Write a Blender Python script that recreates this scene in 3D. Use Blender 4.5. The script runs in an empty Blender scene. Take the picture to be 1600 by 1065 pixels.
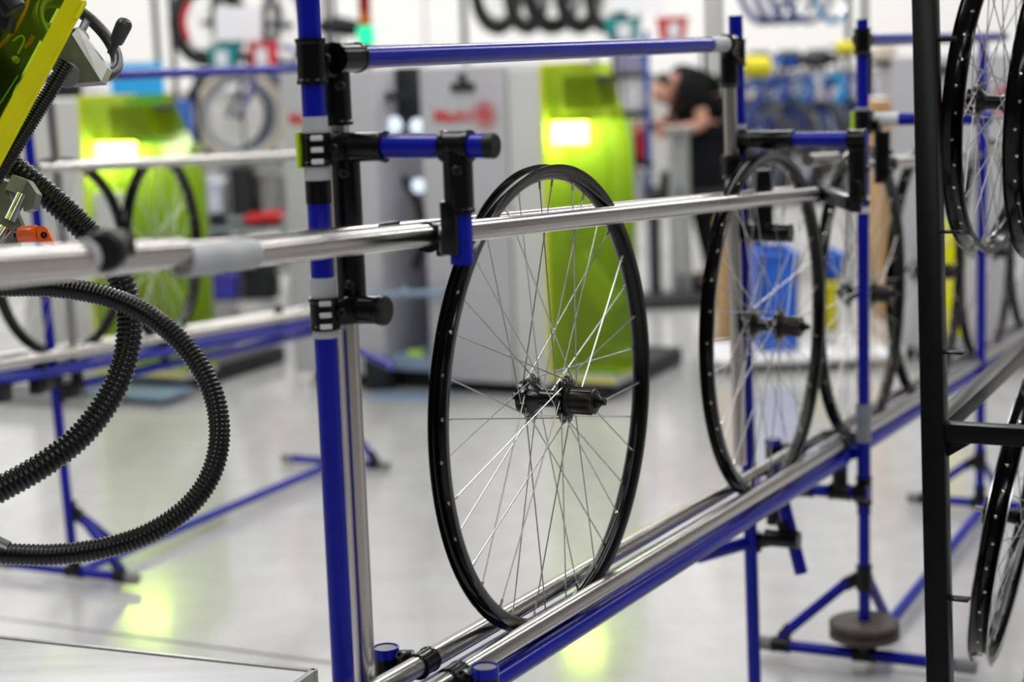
import bpy, bmesh, math, random
from mathutils import Vector, Matrix
random.seed(7)
sc = bpy.context.scene
COL = sc.collection

# ------------------------------------------------------------------ camera
FPX, PITCH, ROLL, CAMH = 2800.0, math.radians(9.2), math.radians(2.0), 1.37
cF = Vector((0, math.cos(PITCH), -math.sin(PITCH)))
_r = Vector((1, 0, 0)); _u = Vector((0, math.sin(PITCH), math.cos(PITCH)))
cR = _r*math.cos(ROLL) - _u*math.sin(ROLL)
cU = _u*math.cos(ROLL) + _r*math.sin(ROLL)
cC = Vector((0, 0, CAMH))
cam_d = bpy.data.cameras.new('camera'); cam = bpy.data.objects.new('camera', cam_d); COL.objects.link(cam)
cam.matrix_world = Matrix(((cR.x, cU.x, -cF.x, 0), (cR.y, cU.y, -cF.y, 0), (cR.z, cU.z, -cF.z, CAMH), (0, 0, 0, 1)))
cam_d.sensor_width = 36; cam_d.lens = 36*FPX/1600
cam_d.dof.use_dof = True; cam_d.dof.focus_distance = 2.45; cam_d.dof.aperture_fstop = 2.9
cam_d.clip_start = 0.05; cam_d.clip_end = 100
sc.camera = cam

# ------------------------------------------------------------------ world, lights, exposure
w = bpy.data.worlds.new('hall_light'); sc.world = w; w.use_nodes = True
w.node_tree.nodes['Background'].inputs[0].default_value = (0.86, 0.87, 0.90, 1)
w.node_tree.nodes['Background'].inputs[1].default_value = 0.06
for i, (lx, ly) in enumerate([(-4.5, 4), (-1.5, 4), (1.5, 4), (4.5, 4), (-4.5, 11), (-1.5, 11), (1.5, 11), (4.5, 11), (-2.2, -3), (2.2, -3)]):
    ld = bpy.data.lights.new('ceiling_strip', 'AREA'); ld.shape = 'RECTANGLE'; ld.size = 0.5; ld.size_y = 6
    ld.energy = 106 if ly < 8 else 180; ld.color = (1, 0.985, 0.96)
    lo = bpy.data.objects.new('ceiling_strip', ld); COL.objects.link(lo)
    lo.location = (lx, ly, 4.6)
sc.view_settings.view_transform = 'Standard'; sc.view_settings.look = 'None'
sc.view_settings.exposure = 0.0; sc.view_settings.gamma = 1; sc.view_settings.use_curve_mapping = False

# ------------------------------------------------------------------ geometry of the place
def ray(u, v): return cF + cR*((u-800)/FPX) + cU*((532.5-v)/FPX)
def P(u, v, Z): return cC + ray(u, v)*Z                      # photo point at a measured distance
def G(u, v, z=0.0):                                           # photo point at a known height
    d = ray(u, v); return cC + d*((z-CAMH)/d.z)
AL = math.radians(25.97)
D = Vector((math.sin(AL), math.cos(AL), 0)); N = Vector((math.cos(AL), -math.sin(AL), 0)); Z3 = Vector((0, 0, 1))
_w = P(840, 617, 2.5); ORG = Vector((_w.x, _w.y, 0))
def W(s, t, z): return ORG + D*s + N*t + Z3*z                 # along the line, across it, up
def ST(p): q = p - ORG; return q.dot(D), q.dot(N), p.z
def T(u, v, t):
    d = ray(u, v); return cC + d*((t - (cC-ORG).dot(N))/d.dot(N))
def S(u, v, s):
    d = ray(u, v); return cC + d*((s - (cC-ORG).dot(D))/d.dot(D))

# ------------------------------------------------------------------ mesh helpers
def frame(a):
    a = a.normalized(); h = Vector((0, 0, 1)) if abs(a.z) < 0.9 else Vector((1, 0, 0))
    x = h.cross(a).normalized(); return x, a.cross(x), a
class MB:
    def __init__(s): s.v = []; s.f = []; s.m = []; s.mi = 0
    def add(s, vs, fs):
        b = len(s.v); s.v += [Vector(p) for p in vs]; s.f += [[i+b for i in q] for q in fs]; s.m += [s.mi]*len(fs); return s
    def cyl(s, a, b, r, r2=None, n=16, bev=0.0):
        a = Vector(a); b = Vector(b); r2 = r if r2 is None else r2
        if bev: return s.lathe([(0, 0), (r-bev, 0), (r, bev), (r2, (b-a).length-bev), (r2-bev, (b-a).length), (0, (b-a).length)], a, b-a, n)
        return s.lathe([(0, 0), (r, 0), (r2, (b-a).length), (0, (b-a).length)], a, b-a, n)
    def lathe(s, prof, o, ax, n=24, a0=0.0, closed=False):
        x, y, z = frame(Vector(ax)); o = Vector(o); vs = []; idx = []
        for (r, h) in prof:
            if abs(r) < 1e-9: idx.append([len(vs)]*n); vs.append(o+z*h)
            else:
                idx.append(list(range(len(vs), len(vs)+n)))
                for k in range(n):
                    t = a0+2*math.pi*k/n; vs.append(o+z*h+(x*math.cos(t)+y*math.sin(t))*r)
        fs = []; m = len(prof)
        for i in range(m if closed else m-1):
            A = idx[i]; B = idx[(i+1) % m]
            for k in range(n):
                q = [A[k], A[(k+1) % n], B[(k+1) % n], B[k]]; u = []
                for j in q:
                    if j not in u: u.append(j)
                if len(u) > 2: fs.append(u)
        return s.add(vs, fs)
    def tube(s, pts, r, n=10, closed=False, caps=True):
        pts = [Vector(p) for p in pts]; m = len(pts)
        rs = r if isinstance(r, (list, tuple)) else [r]*m
        vs = []; px = None
        for i in range(m):
            if closed: t = pts[(i+1) % m]-pts[i-1]
            else: t = pts[min(i+1, m-1)]-pts[max(i-1, 0)]
            t.normalize()
            if px is None: px = frame(t)[0]
            px = (px - t*px.dot(t)).normalized(); py = t.cross(px)
            for k in range(n):
                a = 2*math.pi*k/n; vs.append(pts[i]+(px*math.cos(a)+py*math.sin(a))*rs[i])
        fs = []
        for i in range(m if closed else m-1):
            j = (i+1) % m
            for k in range(n): fs.append([i*n+k, i*n+(k+1) % n, j*n+(k+1) % n, j*n+k])
        if not closed and caps: fs.append(list(range(n))[::-1]); fs.append(list(range((m-1)*n, m*n)))
        return s.add(vs, fs)
    def box(s, c, size, ax=None, bev=0.0):
        c = Vector(c); X, Y, Zz = ax if ax else (Vector((1, 0, 0)), Vector((0, 1, 0)), Vector((0, 0, 1)))
        X, Y, Zz = [Vector(q) for q in (X, Y, Zz)]; hx, hy, hz = size[0]/2, size[1]/2, size[2]/2
        if bev:
            bm = bmesh.new(); bmesh.ops.create_cube(bm, size=1)
            for v in bm.verts: v.co = Vector((v.co.x*size[0], v.co.y*size[1], v.co.z*size[2]))
            bmesh.ops.bevel(bm, geom=bm.edges[:], offset=bev, segments=2, affect='EDGES', profile=0.5)
            bm.verts.index_update()
            vs = [c+X*v.co.x+Y*v.co.y+Zz*v.co.z for v in bm.verts]; fs = [[v.index for v in f.verts] for f in bm.faces]; bm.free()
            return s.add(vs, fs)
        vs = [c+X*(hx*i)+Y*(hy*j)+Zz*(hz*k) for i in (-1, 1) for j in (-1, 1) for k in (-1, 1)]
        return s.add(vs, [[0, 1, 3, 2], [4, 6, 7, 5], [0, 4, 5, 1], [2, 3, 7, 6], [0, 2, 6, 4], [1, 5, 7, 3]])
    def bar(s, a, b, wd, ht, up=Z3, bev=0.0):
        a = Vector(a); b = Vector(b); y = (b-a).normalized(); x = y.cross(Vector(up)).normalized(); z = x.cross(y)
        return s.box((a+b)/2, (wd, (b-a).length, ht), (x, y, z), bev)
    def prism(s, poly, th):
        n = len(poly); th = Vector(th); vs = [Vector(p) for p in poly]+[Vector(p)+th for p in poly]
        return s.add(vs, [list(range(n))[::-1], list(range(n, 2*n))]+[[i, (i+1) % n, n+(i+1) % n, n+i] for i in range(n)])
    def mesh(s, name, mats=None, smooth=True, center=True):
        c = Vector((0, 0, 0))
        if center and s.v:
            lo = [min(p[i] for p in s.v) for i in range(3)]; hi = [max(p[i] for p in s.v) for i in range(3)]
            c = Vector([(lo[i]+hi[i])/2 for i in range(3)])
        me = bpy.data.meshes.new(name); me.from_pydata([p-c for p in s.v], [], s.f)
        bm = bmesh.new(); bm.from_mesh(me); bmesh.ops.recalc_face_normals(bm, faces=bm.faces); bm.to_mesh(me); bm.free()
        for m in (mats or []): me.materials.append(m)
        if mats and len(mats) > 1: me.polygons.foreach_set('material_index', s.m)
        if smooth:
            me.shade_smooth(); me.set_sharp_from_angle(angle=math.radians(27))
        return me, c
def spline(pts, n=12):
    pts = [Vector(p) for p in pts]; out = []; q = [pts[0]*2-pts[1]]+pts+[pts[-1]*2-pts[-2]]
    for i in range(1, len(q)-2):
        a, b, c, d = q[i-1:i+3]
        for k in range(n):
            t = k/n; out.append(0.5*((2*b)+(c-a)*t+(2*a-5*b+4*c-d)*t*t+(3*b-a-3*c+d)*t**3))
    out.append(pts[-1].copy()); return out
def resample(pts, step):
    L = [0]
    for a, b in zip(pts, pts[1:]): L.append(L[-1]+(b-a).length)
    n = max(2, int(L[-1]/step)); out = []; j = 0
    for i in range(n+1):
        d = L[-1]*i/n
        while j < len(L)-2 and L[j+1] < d: j += 1
        k = (d-L[j])/max(1e-9, L[j+1]-L[j]); out.append(pts[j].lerp(pts[j+1], min(1, k)))
    return out

def tag(o, label=None, cat=None, group=None, kind=None):
    if label: o['label'] = label
    if cat: o['category'] = cat
    if group: o['group'] = group
    if kind: o['kind'] = kind
    return o
def root(name, loc, label, cat, group=None, rot=None):
    o = bpy.data.objects.new(name, None); COL.objects.link(o); o.location = loc; o.empty_display_size = 0.05
    if rot is not None: o.rotation_euler = rot
    return tag(o, label, cat, group)
def wm(o):
    m = o.matrix_basis.copy(); m = Matrix.LocRotScale(o.location, o.rotation_euler, o.scale)
    return (wm(o.parent) @ o.matrix_parent_inverse @ m) if o.parent else m
def part(name, mb, mat, parent=None, label=None, smooth=True, local=False, kind=None):
    mats = mat if isinstance(mat, (list, tuple)) else [mat]
    me, c = mb.mesh(name, mats, smooth)
    o = bpy.data.objects.new(name, me); COL.objects.link(o); o.location = c
    if parent:
        o.parent = parent
        if not local: o.matrix_parent_inverse = wm(parent).inverted()
        elif parent.type == 'MESH': o.location = c - parent.location
    return tag(o, label, kind=kind)
def copy_tree(o, parent=None):
    c = o.copy(); COL.objects.link(c); c.parent = parent
    if parent: c.matrix_parent_inverse = o.matrix_parent_inverse.copy()
    for ch in list(o.children): copy_tree(ch, c)
    return c

# ------------------------------------------------------------------ materials
def mat(name, col, rough=0.5, metal=0.0, var=0.08, scale=20.0, bump=0.0, coat=0.0, stretch=None, rvar=0.1, spec=0.5, emit=None, es=0.0, sheen=0.0):
    m = bpy.data.materials.new(name); m.use_nodes = True; nt = m.node_tree; b = nt.nodes['Principled BSDF']
    tc = nt.nodes.new('ShaderNodeTexCoord'); mp = nt.nodes.new('ShaderNodeMapping'); nz = nt.nodes.new('ShaderNodeTexNoise')
    if stretch: mp.inputs['Scale'].default_value = stretch
    nz.inputs['Scale'].default_value = scale; nz.inputs['Detail'].default_value = 4
    nt.links.new(tc.outputs['Object'], mp.inputs[0]); nt.links.new(mp.outputs[0], nz.inputs['Vector'])
    rp = nt.nodes.new('ShaderNodeValToRGB')
    rp.color_ramp.elements[0].position = 0.3; rp.color_ramp.elements[1].position = 0.7
    rp.color_ramp.elements[0].color = tuple(max(0, c*(1-var)) for c in col)+(1,)
    rp.color_ramp.elements[1].color = tuple(min(1, c*(1+var)) for c in col)+(1,)
    nt.links.new(nz.outputs['Fac'], rp.inputs[0]); nt.links.new(rp.outputs[0], b.inputs['Base Color'])
    mr = nt.nodes.new('ShaderNodeMapRange'); mr.inputs['To Min'].default_value = max(0.02, rough*(1-rvar)); mr.inputs['To Max'].default_value = min(1, rough*(1+rvar))
    nt.links.new(nz.outputs['Fac'], mr.inputs['Value']); nt.links.new(mr.outputs[0], b.inputs['Roughness'])
    b.inputs['Metallic'].default_value = metal; b.inputs['Coat Weight'].default_value = coat; b.inputs['Specular IOR Level'].default_value = spec
    if bump:
        bp = nt.nodes.new('ShaderNodeBump'); bp.inputs['Strength'].default_value = bump; bp.inputs['Distance'].default_value = 0.002
        nt.links.new(nz.outputs['Fac'], bp.inputs['Height']); nt.links.new(bp.outputs[0], b.inputs['Normal'])
    if emit: b.inputs['Emission Color'].default_value = tuple(emit)+(1,); b.inputs['Emission Strength'].default_value = es
    return m
def shield_mat(name, col, gloss=0.06, haze=0.12, hazecol=None):
    m = bpy.data.materials.new(name); m.use_nodes = True; nt = m.node_tree; nt.nodes.remove(nt.nodes['Principled BSDF'])
    out = nt.nodes['Material Output']; tr = nt.nodes.new('ShaderNodeBsdfTransparent'); tr.inputs[0].default_value = tuple(col)+(1,)
    df = nt.nodes.new('ShaderNodeBsdfTranslucent'); df.inputs[0].default_value = tuple(hazecol or col)+(1,)
    d2 = nt.nodes.new('ShaderNodeBsdfDiffuse'); d2.inputs[0].default_value = tuple(hazecol or col)+(1,)
    ms = nt.nodes.new('ShaderNodeMixShader'); ms.inputs[0].default_value = 0.5; nt.links.new(df.outputs[0], ms.inputs[1]); nt.links.new(d2.outputs[0], ms.inputs[2])
    nz = nt.nodes.new('ShaderNodeTexNoise'); nz.inputs['Scale'].default_value = 6
    mr = nt.nodes.new('ShaderNodeMapRange'); mr.inputs['To Min'].default_value = haze*0.6; mr.inputs['To Max'].default_value = haze*1.4
    nt.links.new(nz.outputs['Fac'], mr.inputs['Value'])
    m1 = nt.nodes.new('ShaderNodeMixShader'); nt.links.new(mr.outputs[0], m1.inputs[0]); nt.links.new(tr.outputs[0], m1.inputs[1]); nt.links.new(ms.outputs[0], m1.inputs[2])
    gl = nt.nodes.new('ShaderNodeBsdfGlossy'); gl.inputs['Roughness'].default_value = 0.05
    m2 = nt.nodes.new('ShaderNodeMixShader'); m2.inputs[0].default_value = gloss
    nt.links.new(m1.outputs[0], m2.inputs[1]); nt.links.new(gl.outputs[0], m2.inputs[2]); nt.links.new(m2.outputs[0], out.inputs[0])
    return m
M = {}
M['blue'] = mat('blue_coated_pipe', (0.004, 0.009, 0.30), 0.24, var=0.10, scale=9, spec=0.25)
M['chrome'] = mat('brushed_stainless', (0.53, 0.505, 0.48), 0.25, 1.0, var=0.04, scale=14, rvar=0.06)
M['black'] = mat('black_coated_metal', (0.0025, 0.0025, 0.003), 0.24, var=0.25, scale=60, bump=0.05, spec=0.3)
M['blackmat'] = mat('black_plastic', (0.006, 0.006, 0.007), 0.4, var=0.2, scale=50, spec=0.3)
M['rim'] = mat('black_anodised_rim', (0.0025, 0.0025, 0.003), 0.16, var=0.2, scale=40, spec=0.3)
M['rimtrack'] = mat('machined_brake_track', (0.62, 0.62, 0.64), 0.25, 1.0, var=0.06, scale=60)
M['hub'] = mat('black_anodised_hub', (0.003, 0.003, 0.0035), 0.2, var=0.2, scale=60, coat=0.1, spec=0.4)
M['freehub'] = mat('dark_steel_freehub', (0.05, 0.045, 0.04), 0.3, 0.8, var=0.15, scale=60)
M['spoke'] = mat('stainless_spoke', (0.50, 0.50, 0.51), 0.33, 1.0, var=0.05, scale=40)
M['nipple'] = mat('nickel_brass_nipple', (0.72, 0.66, 0.52), 0.25, 1.0, var=0.1, scale=90)
M['steel'] = mat('zinc_bolt', (0.42, 0.42, 0.43), 0.3, 1.0, var=0.1, scale=80)
M['bolt'] = mat('blackened_bolt', (0.05, 0.05, 0.052), 0.3, 0.9, var=0.1, scale=80)
M['tape'] = mat('grey_tape', (0.42, 0.44, 0.47), 0.5, var=0.10, scale=30, bump=0.1)
M['tapedark'] = mat('dark_grey_tape', (0.22, 0.25, 0.29), 0.55, var=0.1, scale=30, bump=0.1)
M['lime'] = mat('lime_tape', (0.48, 0.75, 0.03), 0.45, var=0.08, scale=30)
M['tag'] = mat('white_print_label', (0.62, 0.63, 0.65), 0.5, var=0.05, scale=30)
M['cart'] = mat('black_painted_steel', (0.0025, 0.0025, 0.0025), 0.35, var=0.3, scale=35, bump=0.08, spec=0.22)
M['rust'] = mat('worn_iron', (0.075, 0.062, 0.055), 0.6, 0.3, var=0.25, scale=30, bump=0.2)
M['cap'] = mat('grey_end_cap', (0.20, 0.20, 0.20), 0.5, var=0.1)
M['hose'] = mat('black_corrugated_hose', (0.0025, 0.0025, 0.003), 0.26, var=0.2, scale=50, spec=0.35)
M['alu'] = mat('cast_aluminium', (0.17, 0.16, 0.15), 0.45, 0.2, var=0.15, scale=70, bump=0.12)
M['alulight'] = mat('machined_aluminium', (0.38, 0.375, 0.36), 0.36, 0.5, var=0.08, scale=60)
M['orange'] = mat('orange_plastic', (0.85, 0.11, 0.008), 0.33, var=0.08, scale=30, coat=0.2)
M['handwheel'] = mat('dark_grey_bakelite', (0.035, 0.034, 0.040), 0.35, var=0.15, scale=50)
M['shield'] = shield_mat('yellow_green_acrylic', (0.75, 0.88, 0.27), 0.04, 0.16, (0.52, 0.66, 0.0))
M['shielddark'] = shield_mat('yellow_green_acrylic_plate', (0.55, 0.72, 0.16), 0.006, 0.016, (0.40, 0.55, 0.01))
M['shieldedge'] = mat('acrylic_edge_painted_glow', (0.74, 0.72, 0.0), 0.4, var=0.06, scale=20, spec=0.2)  # edge fluorescence painted as a brighter yellow base colour, no emission
M['mgrey'] = mat('light_grey_enamel', (0.47, 0.465, 0.50), 0.45, var=0.03, scale=5)
M['mwhite'] = mat('off_white_enamel', (0.60, 0.61, 0.58), 0.45, var=0.03, scale=5)
M['bayback'] = mat('dull_olive_panel', (0.30, 0.33, 0.22), 0.5, var=0.10, scale=4)
M['darkback'] = mat('dark_backing_sheet', (0.006, 0.009, 0.006), 0.7, var=0.5, scale=25, spec=0.05)  # near-black for the sheet added behind the near shield
M['mdark'] = mat('dark_machine_steel', (0.018, 0.020, 0.022), 0.55, var=0.3, scale=12, spec=0.25)
M['mblue'] = mat('pale_blue_steel', (0.24, 0.33, 0.46), 0.4, 0.2, var=0.15, scale=10)
M['redprint'] = mat('red_print', (0.70, 0.035, 0.03), 0.5, var=0.04)
M['pinkprint'] = mat('faded_red_print', (0.62, 0.26, 0.27), 0.5, var=0.04)
M['wall'] = mat('painted_wall', (0.86, 0.85, 0.83), 0.7, var=0.02, scale=1.5)
M['wallgrey'] = mat('grey_wall_base', (0.45, 0.44, 0.42), 0.7, var=0.05, scale=2)
M['tyre'] = mat('black_tyre', (0.012, 0.012, 0.013), 0.7, var=0.2, scale=60)
M['cream'] = mat('cream_tyre', (0.66, 0.58, 0.47), 0.7, var=0.06, scale=30)
M['teal'] = mat('teal_plastic', (0.0, 0.30, 0.31), 0.45, var=0.05)
M['red'] = mat('red_plastic', (0.68, 0.03, 0.03), 0.45, var=0.05)
M['white'] = mat('white_plastic', (0.80, 0.80, 0.81), 0.5, var=0.03)
M['paper'] = mat('paper_sheet', (0.82, 0.82, 0.86), 0.8, var=0.03, scale=12)
M['cyan'] = mat('bright_blue_panel', (0.005, 0.36, 0.75), 0.45, var=0.06, scale=4)
M['midblue'] = mat('mid_blue_paint', (0.015, 0.10, 0.45), 0.35, var=0.1, scale=10)
M['toteblue'] = mat('blue_tote_plastic', (0.01, 0.12, 0.62), 0.45, var=0.06, scale=6)
M['bikeblue'] = mat('blue_bike_paint', (0.012, 0.06, 0.33), 0.25, var=0.15, scale=12, coat=0.4)
M['bikeviolet'] = mat('violet_blue_bike_paint', (0.06, 0.055, 0.42), 0.25, var=0.1, scale=12, coat=0.4)
M['bikegrey'] = mat('grey_bike_paint', (0.30, 0.31, 0.29), 0.3, var=0.1, scale=12, coat=0.3)
M['bikewhite'] = mat('white_bike_paint', (0.72, 0.72, 0.74), 0.3, var=0.05, scale=12, coat=0.3)
M['bikeblack'] = mat('black_bike_paint', (0.012, 0.012, 0.013), 0.3, var=0.1, scale=12, coat=0.3)
M['yellow'] = mat('yellow_foam', (0.72, 0.64, 0.01), 0.6, var=0.06)
M['card'] = mat('cardboard', (0.46, 0.28, 0.12), 0.8, var=0.08, scale=14)
M['lav'] = mat('lavender_plastic', (0.42, 0.42, 0.60), 0.5, var=0.05)
M['skin'] = mat('skin', (0.52, 0.27, 0.19), 0.55, var=0.06, scale=25)
M['shirt'] = mat('black_shirt', (0.007, 0.007, 0.008), 0.85, var=0.2, scale=40, spec=0.1)
M['trousers'] = mat('dark_trousers', (0.010, 0.011, 0.014), 0.85, var=0.2, scale=40, spec=0.1)
M['hair'] = mat('dark_brown_hair', (0.03, 0.018, 0.012), 0.6, var=0.2, scale=60)
M['galv'] = mat('galvanised_pipe', (0.36, 0.39, 0.38), 0.4, 0.5, var=0.1, scale=14)
M['platform'] = mat('brushed_white_steel', (0.62, 0.62, 0.64), 0.33, 0.25, var=0.12, scale=3, stretch=(1, 8, 1), bump=0.03)
M['wood'] = mat('pallet_wood', (0.27, 0.13, 0.05), 0.8, var=0.2, scale=18)
M['seam'] = mat('dark_joint_filler', (0.13, 0.13, 0.12), 0.7, var=0.1)
M['green_lens'] = mat('lit_green_lens', (0.0, 0.4, 0.2), 0.3, emit=(0.04, 0.9, 0.42), es=0.9)
M['amber_lens'] = mat('amber_lens', (0.55, 0.14, 0.0), 0.3)
M['red_lens'] = mat('red_lens', (0.30, 0.008, 0.006), 0.3)
M['lamp'] = mat('work_lamp_lens', (0.9, 0.9, 0.9), 0.4, emit=(0.93, 1.0, 0.90), es=34)
M['window'] = mat('screen_glow', (0.5, 0.6, 0.7), 0.3, emit=(0.75, 0.87, 1.0), es=0.9)
# polished concrete
def floor_mat():
    m = bpy.data.materials.new('polished_concrete'); m.use_nodes = True; nt = m.node_tree; b = nt.nodes['Principled BSDF']
    ge = nt.nodes.new('ShaderNodeNewGeometry'); mp = nt.nodes.new('ShaderNodeMapping'); mp.inputs['Rotation'].default_value = (0, 0, AL); mp.inputs['Scale'].default_value = (3.2, 0.55, 1)
    n1 = nt.nodes.new('ShaderNodeTexNoise'); n1.inputs['Scale'].default_value = 1.0; n1.inputs['Detail'].default_value = 5  # stretched streaks paint the floor's reflection bands into its base colour
    n2 = nt.nodes.new('ShaderNodeTexNoise'); n2.inputs['Scale'].default_value = 9; n2.inputs['Detail'].default_value = 6
    nt.links.new(ge.outputs['Position'], mp.inputs[0]); nt.links.new(mp.outputs[0], n1.inputs['Vector']); nt.links.new(ge.outputs['Position'], n2.inputs['Vector'])
    mx = nt.nodes.new('ShaderNodeMix'); mx.data_type = 'FLOAT'; mx.inputs[0].default_value = 0.25
    nt.links.new(n1.outputs['Fac'], mx.inputs[2]); nt.links.new(n2.outputs['Fac'], mx.inputs[3])
    rp = nt.nodes.new('ShaderNodeValToRGB'); rp.color_ramp.elements[0].position = 0.33; rp.color_ramp.elements[1].position = 0.66
    rp.color_ramp.elements[0].color = (0.43, 0.42, 0.41, 1); rp.color_ramp.elements[1].color = (0.60, 0.595, 0.59, 1)
    nt.links.new(mx.outputs[0], rp.inputs[0]); nt.links.new(rp.outputs[0], b.inputs['Base Color'])
    mr = nt.nodes.new('ShaderNodeMapRange'); mr.inputs['To Min'].default_value = 0.10; mr.inputs['To Max'].default_value = 0.22
    nt.links.new(mx.outputs[0], mr.inputs[0]); nt.links.new(mr.outputs[0], b.inputs['Roughness'])
    b.inputs['Coat Weight'].default_value = 0.35; b.inputs['Coat Roughness'].default_value = 0.08
    return m
M['floor'] = floor_mat()

# ------------------------------------------------------------------ the setting
XD, XN = D, N
fl = part('floor', MB().box((0, 6, -0.06), (26, 26, 0.10)), M['seam'], smooth=False); tag(fl, 'pale grey polished concrete floor in large slabs', kind='structure')
slab_me = None
for i in range(-3, 4):
    for j in range(-3, 4):
        c = W(1.128+2.0+4.0*i, -1.2+6.0*j, -0.008)
        if abs(c.x) > 10.6 or c.y > 16.6 or c.y < -4.6: continue
        if slab_me is None:
            mb = MB().box((0, 0, 0), (5.992, 3.988, 0.016), (N, D, Z3), 0.003); slab_me, _ = mb.mesh('slab', [M['floor']], False)
        o = bpy.data.objects.new('slab', slab_me); COL.objects.link(o); o.location = c; o.parent = fl; o.matrix_parent_inverse = wm(fl).inverted()
wall = part('wall_back', MB().box((0, 15.1, 2.5), (26, 0.2, 5)), M['wallgrey'], smooth=False); tag(wall, kind='structure')
for i in range(14):   # cladding panels of the back wall
    o = part('panel', MB().box((-12+1.75*i, 14.985, 3.06), (1.735, 0.03, 3.88), bev=0.004), M['wall'], wall, smooth=False)
wl = part('wall_left', MB().box((-11, 6, 2.5), (0.2, 18, 5)), M['wall'], smooth=False); tag(wl, kind='structure')
wr = part('wall_right', MB().box((11, 6, 2.5), (0.2, 18, 5)), M['wall'], smooth=False); tag(wr, kind='structure')

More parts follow.
